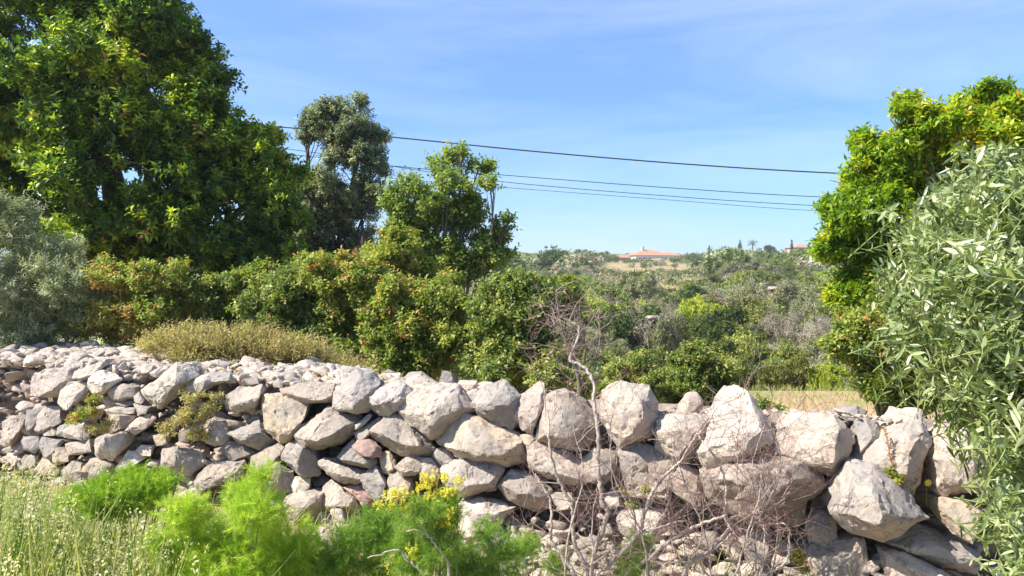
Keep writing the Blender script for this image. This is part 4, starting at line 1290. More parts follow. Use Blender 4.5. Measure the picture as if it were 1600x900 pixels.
# ---------------------------------------------------------------- bare branches in front of the wall
def grow(rg, p, d, ln, r, lvl, out, bend=.35, kids=(2, 4), shrink=.62, upk=.1):
    n = 5
    pts = [p.copy()]
    q = p.copy()
    dd = d.copy()
    for i in range(n):
        dd = (dd + Vector((rg.gauss(0, 1), rg.gauss(0, 1), rg.gauss(0, 1) + upk)) * bend * .35).normalized()
        q = q + dd * ln / n
        pts.append(q.copy())
    out.append((lvl, np.array([tuple(v) for v in pts]), np.linspace(r, r * .55, n + 1)))
    if lvl <= 0:
        return
    for k in range(rg.randint(*kids)):
        i = rg.randint(1, n)
        e = (Vector((rg.gauss(0, 1), rg.gauss(0, .8), rg.gauss(.2, 1))).normalized() * .95 + dd * .8).normalized()
        grow(rg, pts[i], e, ln * shrink * rg.uniform(.6, 1.25), r * .55, lvl - 1, out, bend, kids, shrink, upk)


def path_px(tile, pts, Y0, Y1=None):
    ox, oy = TILE[tile] if tile else (0, 0)
    k = 5.0 if tile else 1.0
    n_ = len(pts)
    Y1 = Y0 if Y1 is None else Y1
    return [at(ox + x / k, oy + y / k, Y0 + (Y1 - Y0) * i / max(1, n_ - 1)) for i, (x, y) in enumerate(pts)]


def bare_bush(name, label, stems, seed, base, twig_mat='twig_red', stem_mat='bark_pale', step=.13, tl=.16, tr=.0021, lvl=2, cat='bush', upk=.1, kids=(2, 3)):
    rg = random.Random(seed)
    root = empty(name, base)
    tag(root, label, cat)
    main, tw = [], []
    for pts, r0, r1 in stems:
        pth = smooth_path(pts, 7, .004, rg)
        main.append((pth, np.linspace(r0, r1, len(pth)) * 1.0))
        acc = 0
        for i in range(2, len(pth)):
            acc += np.linalg.norm(pth[i] - pth[i - 1])
            if acc > step:
                acc = rg.uniform(-step * .5, step * .4)
                d = Vector(pth[i] - pth[i - 1]).normalized()
                e = (d * .7 + Vector((rg.gauss(0, 1), rg.gauss(0, .5), rg.gauss(.25, .8)))).normalized()
                grow(rg, Vector(pth[i]), e, tl * rg.uniform(.6, 1.6), tr * rg.uniform(.8, 1.5), lvl, tw, .4, kids, .65, upk)
    for k, s in enumerate(main):
        tube_obj('stem', [s], M[stem_mat], root, 7, base)
    thick = [(p_, r_) for l_, p_, r_ in tw if l_ == lvl]
    thin = [(p_, r_) for l_, p_, r_ in tw if l_ < lvl]
    tube_obj('twigs', thick + [t for i, t in enumerate(thin) if i % 4 == 0], M['twig_pale'], root, 4, base)
    tube_obj('red_twigs' if twig_mat == 'twig_red' else 'fine_twigs', [t for i, t in enumerate(thin) if i % 4], M[twig_mat], root, 3, base)
    return root


GZ = .02
b0 = at(905, 940, 3.35)
bb = (b0.x, 3.35, GZ)


def rootpt(px, Y):
    q = at(px, 930, Y)
    return Vector((q.x, Y, GZ))


Yb = 3.35
stems = [
    ([rootpt(920, Yb)] + path_px('H', [(1420, 900), (1440, 720), (1500, 560), (1550, 400), (1510, 340), (1490, 200), (1470, 0)], Yb, Yb + .05)
     + path_px('C', [(1478, 700), (1460, 480), (1440, 350), (1440, 200), (1380, 90), (1300, 30), (1250, 0)], Yb + .05, Yb + .2) + path_px(None, [(905, 515), (882, 498)], Yb + .2), .013, .0055),
    ([rootpt(905, Yb)] + path_px('H', [(1280, 900), (1200, 760), (1110, 620), (1110, 400), (1080, 260), (1020, 170), (980, 100)], Yb, Yb + .1), .011, .003),
    ([rootpt(915, Yb)] + path_px('H', [(1390, 880), (1310, 700), (1280, 560), (1270, 350), (1200, 220), (1130, 60)], Yb, Yb) + path_px('C', [(1090, 640), (1090, 500), (1060, 380), (1050, 230)], Yb, Yb + .1), .012, .0025),
    ([rootpt(925, Yb)] + path_px('H', [(1460, 900), (1560, 810)], Yb) + path_px('I', [(180, 570), (230, 420), (290, 260), (340, 180), (430, 80), (520, 0)], Yb, Yb + .05) + path_px('D', [(600, 560), (700, 440), (800, 290)], Yb, Yb + .2), .012, .0028),
    (path_px('I', [(180, 570), (300, 540), (460, 480), (540, 475)], Yb, Yb), .007, .0025),
    ([rootpt(950, Yb + .1)] + path_px('I', [(70, 900), (260, 770), (450, 610), (640, 510), (800, 450), (870, 430)], Yb, Yb - .05), .012, .005),
    (path_px('I', [(450, 610), (440, 500), (400, 350), (310, 260)], Yb, Yb - .1), .006, .003),
    (path_px('I', [(870, 480), (960, 430), (1100, 420), (1280, 330), (1370, 240)], Yb, Yb + .1), .006, .002),
]
bare_bush('bare_bush', 'leafless grey bush with a tall thin trunk standing in front of the wall', stems, 31, bb, step=.065, tl=.15, tr=.0017, kids=(3, 5))
stems = [
    ([rootpt(1065, Yb)] + path_px('I', [(540, 900), (600, 790), (720, 730), (800, 640), (900, 510), (865, 410), (872, 200), (820, 20)], Yb, Yb + .05) + path_px('D', [(730, 600), (640, 480)], Yb, Yb + .1), .013, .0028),
    (path_px('I', [(595, 790), (640, 700), (690, 580)], Yb, Yb - .1), .005, .002),
    (path_px('I', [(600, 785), (430, 795), (260, 780)], Yb, Yb - .1), .005, .002),
    (path_px('I', [(780, 440), (720, 330), (680, 260), (560, 230)], Yb, Yb - .05), .005, .002),
    (path_px('I', [(720, 730), (900, 600), (960, 520), (970, 430), (1110, 180)], Yb, Yb + .1), .006, .002),
    ([rootpt(1185, Yb)] + path_px('I', [(1100, 910), (1240, 860), (1340, 780), (1370, 640), (1340, 500), (1150, 490), (1050, 470)], Yb, Yb), .007, .0025),
    ([rootpt(1200, Yb)] + path_px('I', [(1210, 850), (1050, 700), (1090, 500), (1180, 330), (1100, 180)], Yb, Yb + .05), .006, .002),
    ([rootpt(1150, Yb)] + path_px('I', [(980, 900), (900, 700), (990, 560), (1060, 300), (1000, 40)], Yb, Yb + .1), .007, .002),
    (path_px('D', [(960, 900), (960, 700), (960, 540), (980, 380), (990, 170)], Yb + .15, Yb + .25), .004, .0015),
]
_rg = random.Random(9)
for k in range(11):
    x0, x1, y1 = _rg.uniform(880, 1200), 0, _rg.uniform(640, 840)
    x1 = max(830, min(1235, x0 + _rg.uniform(-130, 130)))
    p0, p1 = rootpt(x0, Yb + _rg.uniform(-.1, .25)), at(x1, y1, Yb + _rg.uniform(-.1, .3))
    m1 = p0.lerp(p1, .35) + Vector((_rg.uniform(-.06, .06), 0, .05))
    m2 = p0.lerp(p1, .7) + Vector((_rg.uniform(-.07, .07), 0, .03))
    stems.append(([p0, m1, m2, p1], .0055, .0018))
bare_bush('bare_bush', 'low leafless bush with tangled reddish twigs before the widest boulder', stems, 32, (at(1080, 930, Yb).x, Yb, GZ), step=.045, tl=.15, tr=.0016, kids=(3, 4))

# the pale dead sticks poking out of the fennel
Yd = 2.9
stems = [(path_px('H', [(300, 960), (295, 800), (180, 620), (90, 545), (-30, 550)], Yd, Yd), .006, .0025),
         (path_px('H', [(180, 960), (80, 850), (0, 790), (-60, 720), (-110, 700), (-330, 760)], Yd, Yd), .007, .0022),
         (path_px('H', [(150, 585), (120, 520), (100, 340)], Yd, Yd), .003, .0015)]
bare_bush('dead_branch', 'pale forked dead stick poking up through the yellow-flowered fennel', stems, 33, (at(690, 900, Yd).x, Yd, .0), twig_mat='twig_pale', step=.25, tl=.07, lvl=1, cat='branch')

# dead red-brown bush behind the wall
Yr = 5.6
stems = [([at(900, 640, Yr)] + path_px(None, [(905, 600), (895, 560), (880, 520), (872, 480), (868, 455)], Yr, Yr), .016, .005),
         (path_px(None, [(905, 590), (915, 545), (905, 505), (900, 480)], Yr, Yr - .1), .011, .004),
         (path_px(None, [(895, 560), (870, 545), (845, 540), (835, 548)], Yr, Yr), .008, .003),
         (path_px(None, [(905, 600), (930, 560), (938, 520), (930, 490)], Yr, Yr + .2), .009, .003),
         (path_px(None, [(885, 530), (860, 505), (846, 480)], Yr, Yr), .007, .003)]
bare_bush('dead_shrub', 'dead reddish brown thicket at the right end of the hedge behind the wall', stems, 34, (at(900, 640, Yr).x, Yr, .0), step=.03, tl=.15, tr=.0028, kids=(3, 4), stem_mat='twig_brown')


# ---------------------------------------------------------------- fennel and flowers in the foreground
def fennel(label, blobs, Y, mat, seed, n_pl, per=46, hair=.05, w=.0016, base_px=None, up=.5, tint=.5, stems=14, stalk='fennel_dark'):
    rs = np.random.RandomState(seed)
    rg = random.Random(seed)
    B = world_blobs(blobs, Y, .08, .9, seed)
    cx = at(base_px if base_px else sum(b[0] for b in blobs) / len(blobs), 900, Y).x
    base = (cx, Y, 0.0)
    root = empty('fennel_plant', base)
    tag(root, label, 'plant', 'wild fennel plants')
    Bn = np.array(B)
    wgt = Bn[:, 3] * Bn[:, 5]
    wgt = wgt / wgt.sum()
    idx = rs.choice(len(B), n_pl, p=wgt)
    D = unit(rs.normal(size=(n_pl, 3)))
    rad = rs.uniform(0, 1, n_pl) ** .45
    C = Bn[idx, :3] + D * Bn[idx, 3:6] * rad[:, None]
    T = unit(D * .5 + np.array([0, 0, up]) + rs.normal(size=(n_pl, 3)) * .5)
    ln = rs.uniform(.05, .11, n_pl)
    f = rs.uniform(0, 1, (n_pl, per))
    P = C[:, None, :] + T[:, None, :] * (ln[:, None] * (f - .5))[..., None]
    A = T[:, None, :] * .75 + rs.normal(size=(n_pl, per, 3)) * .55
    N = rs.normal(size=(n_pl, per, 3)) + np.array([0, -.4, .8])
    L = hair * (1.15 - .7 * f) * rs.uniform(.6, 1.2, (n_pl, per))
    tt = tint + rs.normal(size=n_pl)[:, None] * .17 + rs.normal(size=(n_pl, per)) * .1
    P, A, N = P.reshape(-1, 3), A.reshape(-1, 3), N.reshape(-1, 3)
    me = leaf_mesh('foliage', P - np.array(base), A, N, L.ravel(), np.full(len(P), w) * rs.uniform(.7, 1.4, len(P)), np.clip(tt.ravel(), 0, 1), 'hair', .15)
    link('foliage', me, M[mat], root)
    st = []
    for k in range(stems):
        b = B[rg.randrange(len(B))]
        e = Vector(b[:3]) + Vector((rg.gauss(0, .5) * b[3], rg.gauss(0, .5) * b[4], rg.gauss(0, .5) * b[5]))
        s = Vector(base) + Vector((rg.uniform(-.08, .08), rg.uniform(-.06, .06), 0))
        m1 = s.lerp(e, .5) + Vector((rg.uniform(-.04, .04), 0, .04))
        q = smooth_path([s, m1, e], 5)
        st.append((q, np.linspace(.005, .0016, len(q))))
    tube_obj('stalks', st, M['stalk'], root, 5, base)
    return root


fennel('airy round fennel plant on long stems at the left', [(185, 770, 66, 26), (130, 782, 40, 18), (230, 768, 40, 24), (210, 745, 30, 16), (180, 795, 50, 14), (255, 752, 28, 12)], 3.4, 'fennel', 51, 1100, base_px=195, hair=.045, tint=.45, stems=22, w=.0019)
fennel('largest lime green fennel plant at the bottom left of centre', [(330, 850, 70, 40), (400, 800, 50, 34), (450, 850, 60, 40), (370, 880, 80, 44), (300, 890, 60, 34), (290, 800, 40, 30), (380, 770, 34, 24), (410, 740, 22, 14), (470, 890, 60, 30), (250, 850, 24, 24), (350, 920, 110, 40)],
       3.0, 'fennel', 52, 2300, base_px=370, hair=.052, tint=.66, stems=20)
fennel('green fennel plant between the largest fennel and the yellow flowers', [(550, 850, 44, 34), (590, 820, 34, 34), (520, 880, 44, 26), (600, 870, 40, 34), (560, 910, 60, 30)],
       3.05, 'fennel_dark', 53, 620, base_px=570, hair=.05, tint=.42, stems=12)
fennel('dark green fennel plant right of the pale dead stick', [(760, 830, 24, 24), (790, 860, 44, 22), (720, 870, 30, 30), (770, 890, 60, 20), (820, 850, 24, 18), (740, 905, 70, 25)],
       3.1, 'fennel_dark', 54, 430, base_px=760, hair=.045, tint=.5, stems=12)
fennel('small fennel tuft at the foot of the forked bare bush', [(985, 880, 30, 24), (1000, 850, 20, 20), (870, 880, 22, 16)],
       3.45, 'fennel_dark', 55, 260, base_px=980, hair=.04, tint=.5, stems=6)
# flowering fennel: umbels of yellow flowers over green threads
fl = fennel('flowering fennel with a haze of yellow umbels in front of the wall', [(640, 850, 40, 34), (690, 850, 34, 34), (660, 800, 44, 24), (650, 890, 50, 30), (700, 800, 24, 34)],
            2.95, 'fennel_dark', 56, 560, base_px=665, hair=.045, tint=.6, stems=16)
rs = np.random.RandomState(5)
UB = world_blobs([(675, 745, 26, 12), (655, 765, 40, 16), (705, 750, 26, 10), (620, 775, 26, 12), (600, 790, 24, 12), (690, 775, 34, 18), (640, 795, 40, 16), (700, 815, 20, 24), (650, 870, 20, 24), (610, 880, 14, 16)], 2.95, .06, .8, 2)
base = np.array(fl.location)
P, A, N, Ls, Ws, tint = crown_data(rs, UB, 420, 9, .02, .011, .007, up=1.2, inner=.1, spread=.9, tint_mid=.5, tint_tw=.2)
link('umbels', leaf_mesh('umbels', P - base, A, N, Ls * .8, Ws, tint), M['yellow'], fl)


# ---------------------------------------------------------------- weeds
def weeds(name, label, n_, region, mat, seed, hmin, hmax, w=.004, lean=.25, heads=0, cat='grass'):
    rs = np.random.RandomState(seed)
    P, A, N, L, W, T = [], [], [], [], [], []
    HP = []
    for i in range(n_):
        g = region(rs)
        x, y, z = g[:3]
        h = g[3] if len(g) > 3 else rs.uniform(hmin, hmax)
        d = np.array([rs.normal() * lean, rs.normal() * lean, 1.0])
        d /= np.linalg.norm(d)
        P.append((x, y, z)); A.append(d); N.append(rs.normal(size=3) + np.array([0, -1, 0])); L.append(h); W.append(w * rs.uniform(.5, 1.7)); T.append(np.clip(rs.normal() * .3 + .5, 0, 1))
        if rs.uniform() < heads:
            HP.append(np.array([x, y, z]) + d * h * rs.uniform(.6, 1.0))
    me = leaf_mesh(name, np.array(P), np.array(A), np.array(N), np.array(L), np.array(W), np.array(T), 'lance', .18)
    o = link(name, me, M[mat])
    tag(o, label, cat, kind='stuff')
    return HP


def reg_left(rs):
    px = rs.uniform(-60, 300)
    Y = rs.uniform(2.7, 4.4)
    q = at(px, 800, Y)
    top = (725 + max(0, px) * .42) + abs(rs.normal()) * 75
    h = max(.10, 1.6 - (top - 430) / FPX * Y)
    return q.x, Y, 0.0, min(h, .85)


hp = weeds('wild_grass', 'tall pale wild grass and stalks at the bottom left', 1900, reg_left, 'grass', 71, .25, .80, .006, .2, .6)
rs = np.random.RandomState(8)
P, A, N, L, W, T = [], [], [], [], [], []
for q in hp:
    tt = np.clip(.5 + rs.normal() * .25, 0, 1)
    for k in range(16):
        o_ = rs.normal(size=3) * np.array([.016, .016, .03])
        P.append(q + o_)
        A.append(rs.normal(size=3) + np.array([0, 0, .8]))
        N.append(rs.normal(size=3))
        L.append(rs.uniform(.008, .022))
        W.append(rs.uniform(.005, .012))
        T.append(tt)
me = leaf_mesh('seed_heads', np.array(P), np.array(A), np.array(N), np.array(L), np.array(W), np.array(T))
tag(link('seed_heads', me, M['seed']), 'pale seed heads over the wild grass at the bottom left', 'grass', kind='stuff')


# single leafy weeds standing out of the grass
HERB = [(20, 735, 3.3), (48, 760, 3.0), (75, 748, 3.6), (105, 800, 3.0), (132, 812, 2.9), (160, 830, 3.2), (215, 825, 3.3), (232, 850, 3.0), (8, 800, 2.8), (262, 800, 3.7)]
OR2 = ['first', 'second', 'third', 'fourth', 'fifth', 'sixth', 'seventh', 'eighth', 'ninth', 'tenth']
HERB.sort()
for i, (px, pt_, Y) in enumerate(HERB):
    rs = np.random.RandomState(600 + i)
    t = at(px, pt_, Y)
    base = (t.x + rs.uniform(-.04, .04), Y, 0.0)
    root = empty('leafy_weed', base)
    tag(root, ('leafy weed standing in the grass, leftmost of the row' if i == 0 else 'leafy weed standing in the grass, %s from the left edge' % OR2[i]), 'weed', 'leafy weeds in the grass')
    paths, P, A, N, L, W, T = [], [], [], [], [], [], []
    for k in range(3):
        e = Vector((t.x + rs.uniform(-.05, .05), Y + rs.uniform(-.05, .05), t.z * (1 - .15 * k)))
        pth = smooth_path([base, tuple(Vector(base).lerp(e, .5) + Vector((rs.uniform(-.03, .03), 0, 0))), tuple(e)], 8)
        paths.append((pth, np.linspace(.0035, .0012, len(pth))))
        for q in pth[3:]:
            for m_ in range(4):
                a_ = rs.uniform(0, 6.28)
                P.append(q); A.append((math.cos(a_), math.sin(a_), .5 + rs.normal() * .3)); N.append((rs.normal() * .3, rs.normal() * .3, 1)); L.append(rs.uniform(.02, .05)); W.append(rs.uniform(.007, .014)); T.append(np.clip(.5 + rs.normal() * .2, 0, 1))
    tube_obj('stems', paths, M['stalk'], root, 5, base)
    link('leaves', leaf_mesh('leaves', np.array(P) - np.array(base), np.array(A), np.array(N), np.array(L), np.array(W), np.array(T), 'lance'), M['hedge_green' if i % 3 else 'pear'], root)


def reg_foot(rs):
    u = rs.uniform(-4.6, 3.0)
    q = P0 + TW * u + NW * rs.uniform(.05, 1.1)
    return q.x, q.y, 0.0


def reg_top(rs):
    u = rs.uniform(-6.2, -1.0)
    q = P0 + TW * u - NW * (.3 + top_depth(u) * rs.uniform(0, 1.1) ** .6)
    return q.x, q.y, TOPZ - .04


weeds('wild_grass', 'sparse dry grass blades between the rubble of the wall top', 1500, reg_top, 'dry', 74, .03, .12, .004, .5)
weeds('wild_grass', 'short mixed grass along the foot of the wall', 2600, reg_foot, 'grass', 72, .06, .28, .0045, .35)


def reg_clear(rs):
    y = 8.3 + 5.5 * rs.uniform() ** 1.2
    x = rs.uniform(1.6, 7.0)
    return x, y, terrain_z(x, y)


weeds('wild_grass', 'thin dry grass on the clearing behind the wall', 3600, reg_clear, 'grass', 73, .03, .17, .006, .5)

# small plants growing on and behind the wall
SP = [
    ('wall_weed', 'straggly yellow-green weed hanging over the wall at left of the dark hole', [(300, 625, 22, 18), (285, 655, 24, 20), (320, 645, 26, 20), (265, 670, 18, 18), (340, 620, 14, 8), (310, 680, 24, 14)], 5.15, 'dry', 420, 7, .05, .022, .010),
    ('wall_weed', 'yellow-green weed tuft below the bright rounded boulder at left', [(150, 625, 14, 12), (140, 645, 20, 12), (120, 655, 16, 10)], 5.35, 'hedge', 160, 7, .05, .024, .011),
    ('wall_weed', 'dry brown weed beneath the bright rounded boulder', [(150, 672, 22, 10), (170, 660, 10, 10)], 5.35, 'dry', 140, 7, .05, .022, .006),
    ('succulent_rosette', 'pale yellow-green rosette at the foot of the reddish stalk', [(1388, 738, 12, 8), (1400, 748, 14, 9), (1412, 740, 8, 8)], 3.50, 'spring', 60, 7, .03, .024, .015),
    ('weed_tuft', 'green weed tuft behind the pyramid-shaped boulder', [(1195, 635, 14, 10), (1215, 640, 10, 8)], 5.3, 'pear', 60, 6, .07, .05, .012),
    ('weed_tuft', 'tiny leafy sprig on top of the wide flat-faced boulder', [(1240, 655, 6, 6), (1293, 672, 5, 5), (1262, 672, 5, 5)], 3.95, 'pear', 14, 4, .03, .035, .014),
    ('weed_tuft', 'yellow-green tuft between the lumpy boulder and the rounded low stone', [(1248, 870, 8, 16), (1255, 890, 10, 8)], 3.45, 'spring', 50, 7, .03, .022, .012),
    ('weed_tuft', 'small green tuft in the gap under the domed boulder', [(975, 768, 6, 10), (1010, 765, 6, 12), (990, 790, 18, 5)], 3.75, 'hedge', 60, 7, .03, .018, .009),
]
for i, (nm, lab, bl, Y, mat, nt, per, tw, L, W) in enumerate(SP):
    b = world_blobs(bl, Y, .03, .8, 90 + i)
    cz = min(q[2] - q[5] for q in b)
    cx = sum(q[0] for q in b) / len(b)
    plant(nm, lab, 'weed', b, mat, nt, per, tw, L, W, base=(cx, Y + .1, cz), r0=.004, bark='twig_brown', seed=80 + i, trunk_name='stem', n_tw=4, inner=.1, tint_mid=.6)

# reddish upright stalk with tiny leaves
q0 = at(1394, 740, 3.5)
st = smooth_path(path_px('E', [(775, 650), (755, 580), (740, 480), (720, 390), (695, 340)], 3.5, 3.55), 6)
root = empty('red_stalk', tuple(q0))
tag(root, 'single reddish upright plant stalk with tiny leaves against the peaked boulder', 'plant')
tube_obj('stem', [(st, np.linspace(.0035, .0018, len(st)))], M['twig_red'], root, 6, tuple(q0))
rs = np.random.RandomState(4)
n = 90
ii = rs.randint(0, len(st), n)
P = st[ii] + rs.normal(size=(n, 3)) * .003
me = leaf_mesh('leaves', P - np.array(q0), rs.normal(size=(n, 3)) * np.array([1, .7, .3]) + np.array([0, 0, .3]), rs.normal(size=(n, 3)), np.full(n, .014), np.full(n, .006), rs.uniform(.75, 1, n))
link('leaves', me, M['spring'], root)

# one yellow flower in the dark gap
c = at(1449, 754, 3.55)
root = empty('yellow_flower', (c.x, c.y, c.z - .12))
tag(root, 'single bright yellow flower in the dark gap between boulders', 'flower')
tube_obj('stem', [(smooth_path([(c.x + .01, c.y + .02, c.z - .12), (c.x, c.y + .01, c.z - .05), tuple(c)], 4), np.linspace(.002, .0015, 9))], M['stalk'], root, 5, tuple(root.location))
n = 9
ang = np.arange(n) * 2 * PI / n
A = np.stack([np.cos(ang), np.full(n, -.35), np.sin(ang) * .9], 1)
me = leaf_mesh('petals', np.tile(np.array([0, 0, .12]), (n, 1)), A, np.tile(np.array([0, -1., .3]), (n, 1)), np.full(n, .021), np.full(n, .014), np.full(n, .9), 'lance', 0)
link('petals', me, M['yellow'], root)

# ---------------------------------------------------------------- scrub covering the hillside
PROTO = {}


def proto_mesh(kind, seed, n_tw=900, L=.085, W=.05):
    rs = np.random.RandomState(seed)
    rg = random.Random(seed)
    nb = rg.randint(6, 9)
    bl = [(0, 0, .42, .62, .62, .5)]
    for i in range(nb):
        a = rg.uniform(0, 6.28)
        r = rg.uniform(.3, .75)
        s = rg.uniform(.24, .42)
        bl.append((math.cos(a) * r, math.sin(a) * r, rg.uniform(.22, .85) * (1.25 - r * .7), s, s, s * .85))
    P, A, N, Ls, Ws, t = crown_data(rs, bl, n_tw, 7, .13, L, W, inner=.5, gap=.1, gap_s=3, tint_mid=.5, tint_tw=.18, sub=3)
    P[:, 2] = np.maximum(P[:, 2], -.1)
    return leaf_mesh('foliage_' + kind, P, A, N, Ls, Ws, t)


for kind in SC:
    arr = []
    for k in range(3):
        if kind == 'brown':
            me = proto_mesh(kind, 200 + k, 800, .10, .014)
        elif kind == 'olive':
            me = proto_mesh(kind, 230 + k, 1100, .085, .030)
        else:
            me = proto_mesh(kind, 260 + k + len(kind), 1000, .080, .046)
        me.materials.append(SC[kind])
        arr.append(me)
    PROTO[kind] = arr
STEM = quads_mesh('stem', *[a for a in tube_arrays([(smooth_path([(0, 0, -.15), (.02, .01, .1), (.0, .02, .4)], 3), np.linspace(.05, .03, 7))] + [
    (smooth_path([(0, 0, .1), (.2 * math.cos(a), .2 * math.sin(a), .3), (.5 * math.cos(a), .5 * math.sin(a), .55)], 3), np.linspace(.025, .008, 7)) for a in (0, 1.3, 2.5, 3.7, 5)])])
STEM.materials.append(M['bark'])
rgs = random.Random(404)


def bush(kind, x, y, r, hs, label, group, name='scrub_bush', cat='bush', parts=True, sink=.05):
    root = empty(name, (x, y, terrain_z(x, y) - sink))
    root.scale = (r, r, r * hs)
    root.rotation_euler = (0, 0, rgs.uniform(0, 6.28))
    tag(root, label, cat, group)
    me = PROTO[kind][rgs.randrange(3)]
    link('foliage', me, None, root)
    if parts:
        link('stem', STEM, None, root)
    return root


KN = {'green': 'green', 'dark': 'dark green', 'olive': 'grey-green', 'lime': 'bright green', 'brown': 'grey-brown twiggy'}
# bushes one can pick out: (kind, px, py of the centre, half width px, distance, label)
PICK = [
    ('olive', 925, 450, 40, 26, 'tall grey-green willowy bush just right of the hedge'),
    ('dark', 968, 470, 30, 27, 'dark bush beside the tall grey-green willowy one'),
    ('lime', 1095, 462, 34, 40, 'bright-topped green bush in the middle of the hillside'),
    ('dark', 1088, 484, 30, 38, 'dark bush right under the bright-topped green one'),
    ('brown', 1035, 470, 34, 42, 'brown-green bush left of the bright-topped one'),
    ('dark', 1120, 528, 52, 27, 'large dark green bush low in the valley'),
    ('olive', 1050, 512, 42, 30, 'blue-grey bush left of the large dark green one'),
    ('brown', 1232, 475, 46, 34, 'bare grey-brown bush on the right of the valley'),
    ('olive', 1265, 445, 40, 42, 'grey-green bush against the sunlit carob'),
    ('green', 1205, 540, 45, 22, 'mid green bush above the clearing'),
    ('olive', 1170, 455, 36, 52, 'pale olive bush below the pale rocks'),
    ('green', 1255, 530, 40, 24, 'green bush near the right end of the clearing'),
    ('lime', 1000, 530, 30, 25, 'lime green bush left in the valley'),
    ('green', 960, 530, 38, 22, 'green bush behind the dead red-brown thicket'),
    ('dark', 1190, 500, 30, 32, 'dark bush between bare grey-brown and large dark green ones'),
    ('olive', 1150, 420, 40, 95, 'grey olive bush on the slope below the palm'),
    ('dark', 1000, 440, 30, 70, 'dark bush on the near edge of the tan field'),
    ('green', 1120, 575, 46, 15, 'fresh green bush behind the cream boulder'),
    ('green', 1230, 580, 50, 16, 'fresh green bush at the far edge of the clearing'),
    ('lime', 1290, 570, 34, 15.5, 'yellow-green bush at the right corner of the clearing'),
]
taken = []
for kind, px, py, hw, Y, lab in PICK:
    q = at(px, py, Y)
    r = hw * scl(Y) / .95
    zg = terrain_z(q.x, Y)
    hs = max(.6, min(1.7, (q.z - zg) / (r * .5)))
    bush(kind, q.x, Y, r, hs, lab, 'bushes on the hillside', sink=.1)
    taken.append((q.x, Y, r))

ZONE = [(24, 'on the valley floor behind the wall'), (45, 'low on the hillside'), (75, 'half way up the hillside'), (130, 'on the upper slope'), (400, 'near the ridge')]
made = []
cnt = 0
tries = 0
PATCH = lambda x, y: (120 < y < 178 and .115 < x / y < .255) or (60 < y < 70 and .325 < x / y < .385)
while cnt < 295 and tries < 20000:
    tries += 1
    y = 13.5 * math.exp(rgs.uniform(0, math.log(115 / 13.5)))
    x = y * (rgs.uniform(.02, .50) if rgs.random() < .8 else rgs.uniform(-.35, .62))
    if y < 16 and .22 < x / y < .50:
        continue
    if PATCH(x, y):
        continue
    low = y > 62 and .10 < x / y < .275
    r = rgs.uniform(.55, 1.25) if y < 22 else (rgs.uniform(.9, 2.0) if y < 32 else rgs.uniform(1.3, 2.9))
    if y > 60:
        r = min(r * 1.15, 2.5)
    if low:
        r = rgs.uniform(.7, 1.0)
    if any((x - a) ** 2 + (y - b_) ** 2 < ((r + c_) * .50) ** 2 for a, b_, c_ in taken):
        continue
    taken.append((x, y, r))
    kind = rgs.choices(['green', 'dark', 'olive', 'lime', 'brown'], [30, 20, 34, 9, 10])[0]
    zone = next(z for d_, z in ZONE if y < d_)
    size = 'small' if r < 1.1 else ('large' if r > 1.8 else 'rounded')
    side = 'left of the bright-topped bush' if x / y < .22 else 'right of the bright-topped bush'
    hs = rgs.uniform(.75, 1.0) if (y < 24 or low) else rgs.uniform(.75, 1.15)
    made.append((bush(kind, x, y, r, hs, 'scrub bush', 'bushes on the hillside', parts=y < 60), size, kind))
    cnt += 1
# trees and tall bushes along the ridge line
for i in range(76):
    y = rgs.uniform(196, 250)
    x = y * (-.10 + .62 * (i + rgs.uniform(-.3, .3)) / 76)
    if .145 < x / y < .235:
        y = rgs.uniform(203, 213)
        r = rgs.uniform(.9, 1.6)
    else:
        r = rgs.uniform(1.3, 1.9) if (x / y > .235 and y < 232) else rgs.uniform(1.8, 3.3)
    kind = rgs.choices(['green', 'dark', 'olive', 'brown'], [36, 26, 30, 6])[0]
    size = 'small' if r < 2.2 else ('large' if r > 3.1 else 'rounded')
    made.append((bush(kind, x, y, r, rgs.uniform(.8, 1.15), 'scrub bush', 'trees and bushes along the ridge', parts=False), size, kind))
LM = [(925, 440, 'tall grey-green willowy bush'), (1095, 462, 'bright-topped green bush'), (1120, 528, 'large dark green valley bush'),
      (1232, 475, 'bare grey-brown bush'), (1010, 402, 'white house'), (1176, 390, 'palm'), (1249, 392, 'pinkish house'), (1000, 425, 'tan field'), (1250, 620, 'grassy clearing'),
      (1192, 441, 'long pale rock outcrop'), (700, 330, 'open light green tree'), (1450, 350, 'sunlit carob tree'), (530, 280, 'holm oak'), (1150, 640, 'pyramid-shaped boulder'), (960, 600, 'domed boulder')]
ORD = ['', 'second', 'third', 'fourth', 'fifth', 'sixth', 'seventh', 'eighth', 'ninth', 'tenth', 'eleventh', 'twelfth', 'thirteenth', 'fourteenth', 'fifteenth', 'sixteenth', 'seventeenth', 'eighteenth', 'nineteenth', 'twentieth']
byl = {}
for o, size, kind in made:
    X, Y_ = o.location.x, o.location.y
    sx, sy = 800 + X / Y_ * FPX, 430 - (o.location.z + o.scale.z * .5 - 1.6) / Y_ * FPX
    lx, ly, nm = min(LM, key=lambda l: (l[0] - sx) ** 2 + (l[1] - sy) ** 2)
    dx, dy = sx - lx, sy - ly
    rel = ('left of' if dx < 0 else 'right of') if abs(dx) > abs(dy) else ('above' if dy < 0 else 'below')
    byl.setdefault('%s %s scrub bush %s the %s' % (size, KN[kind], rel, nm), []).append((math.hypot(dx, dy), o))
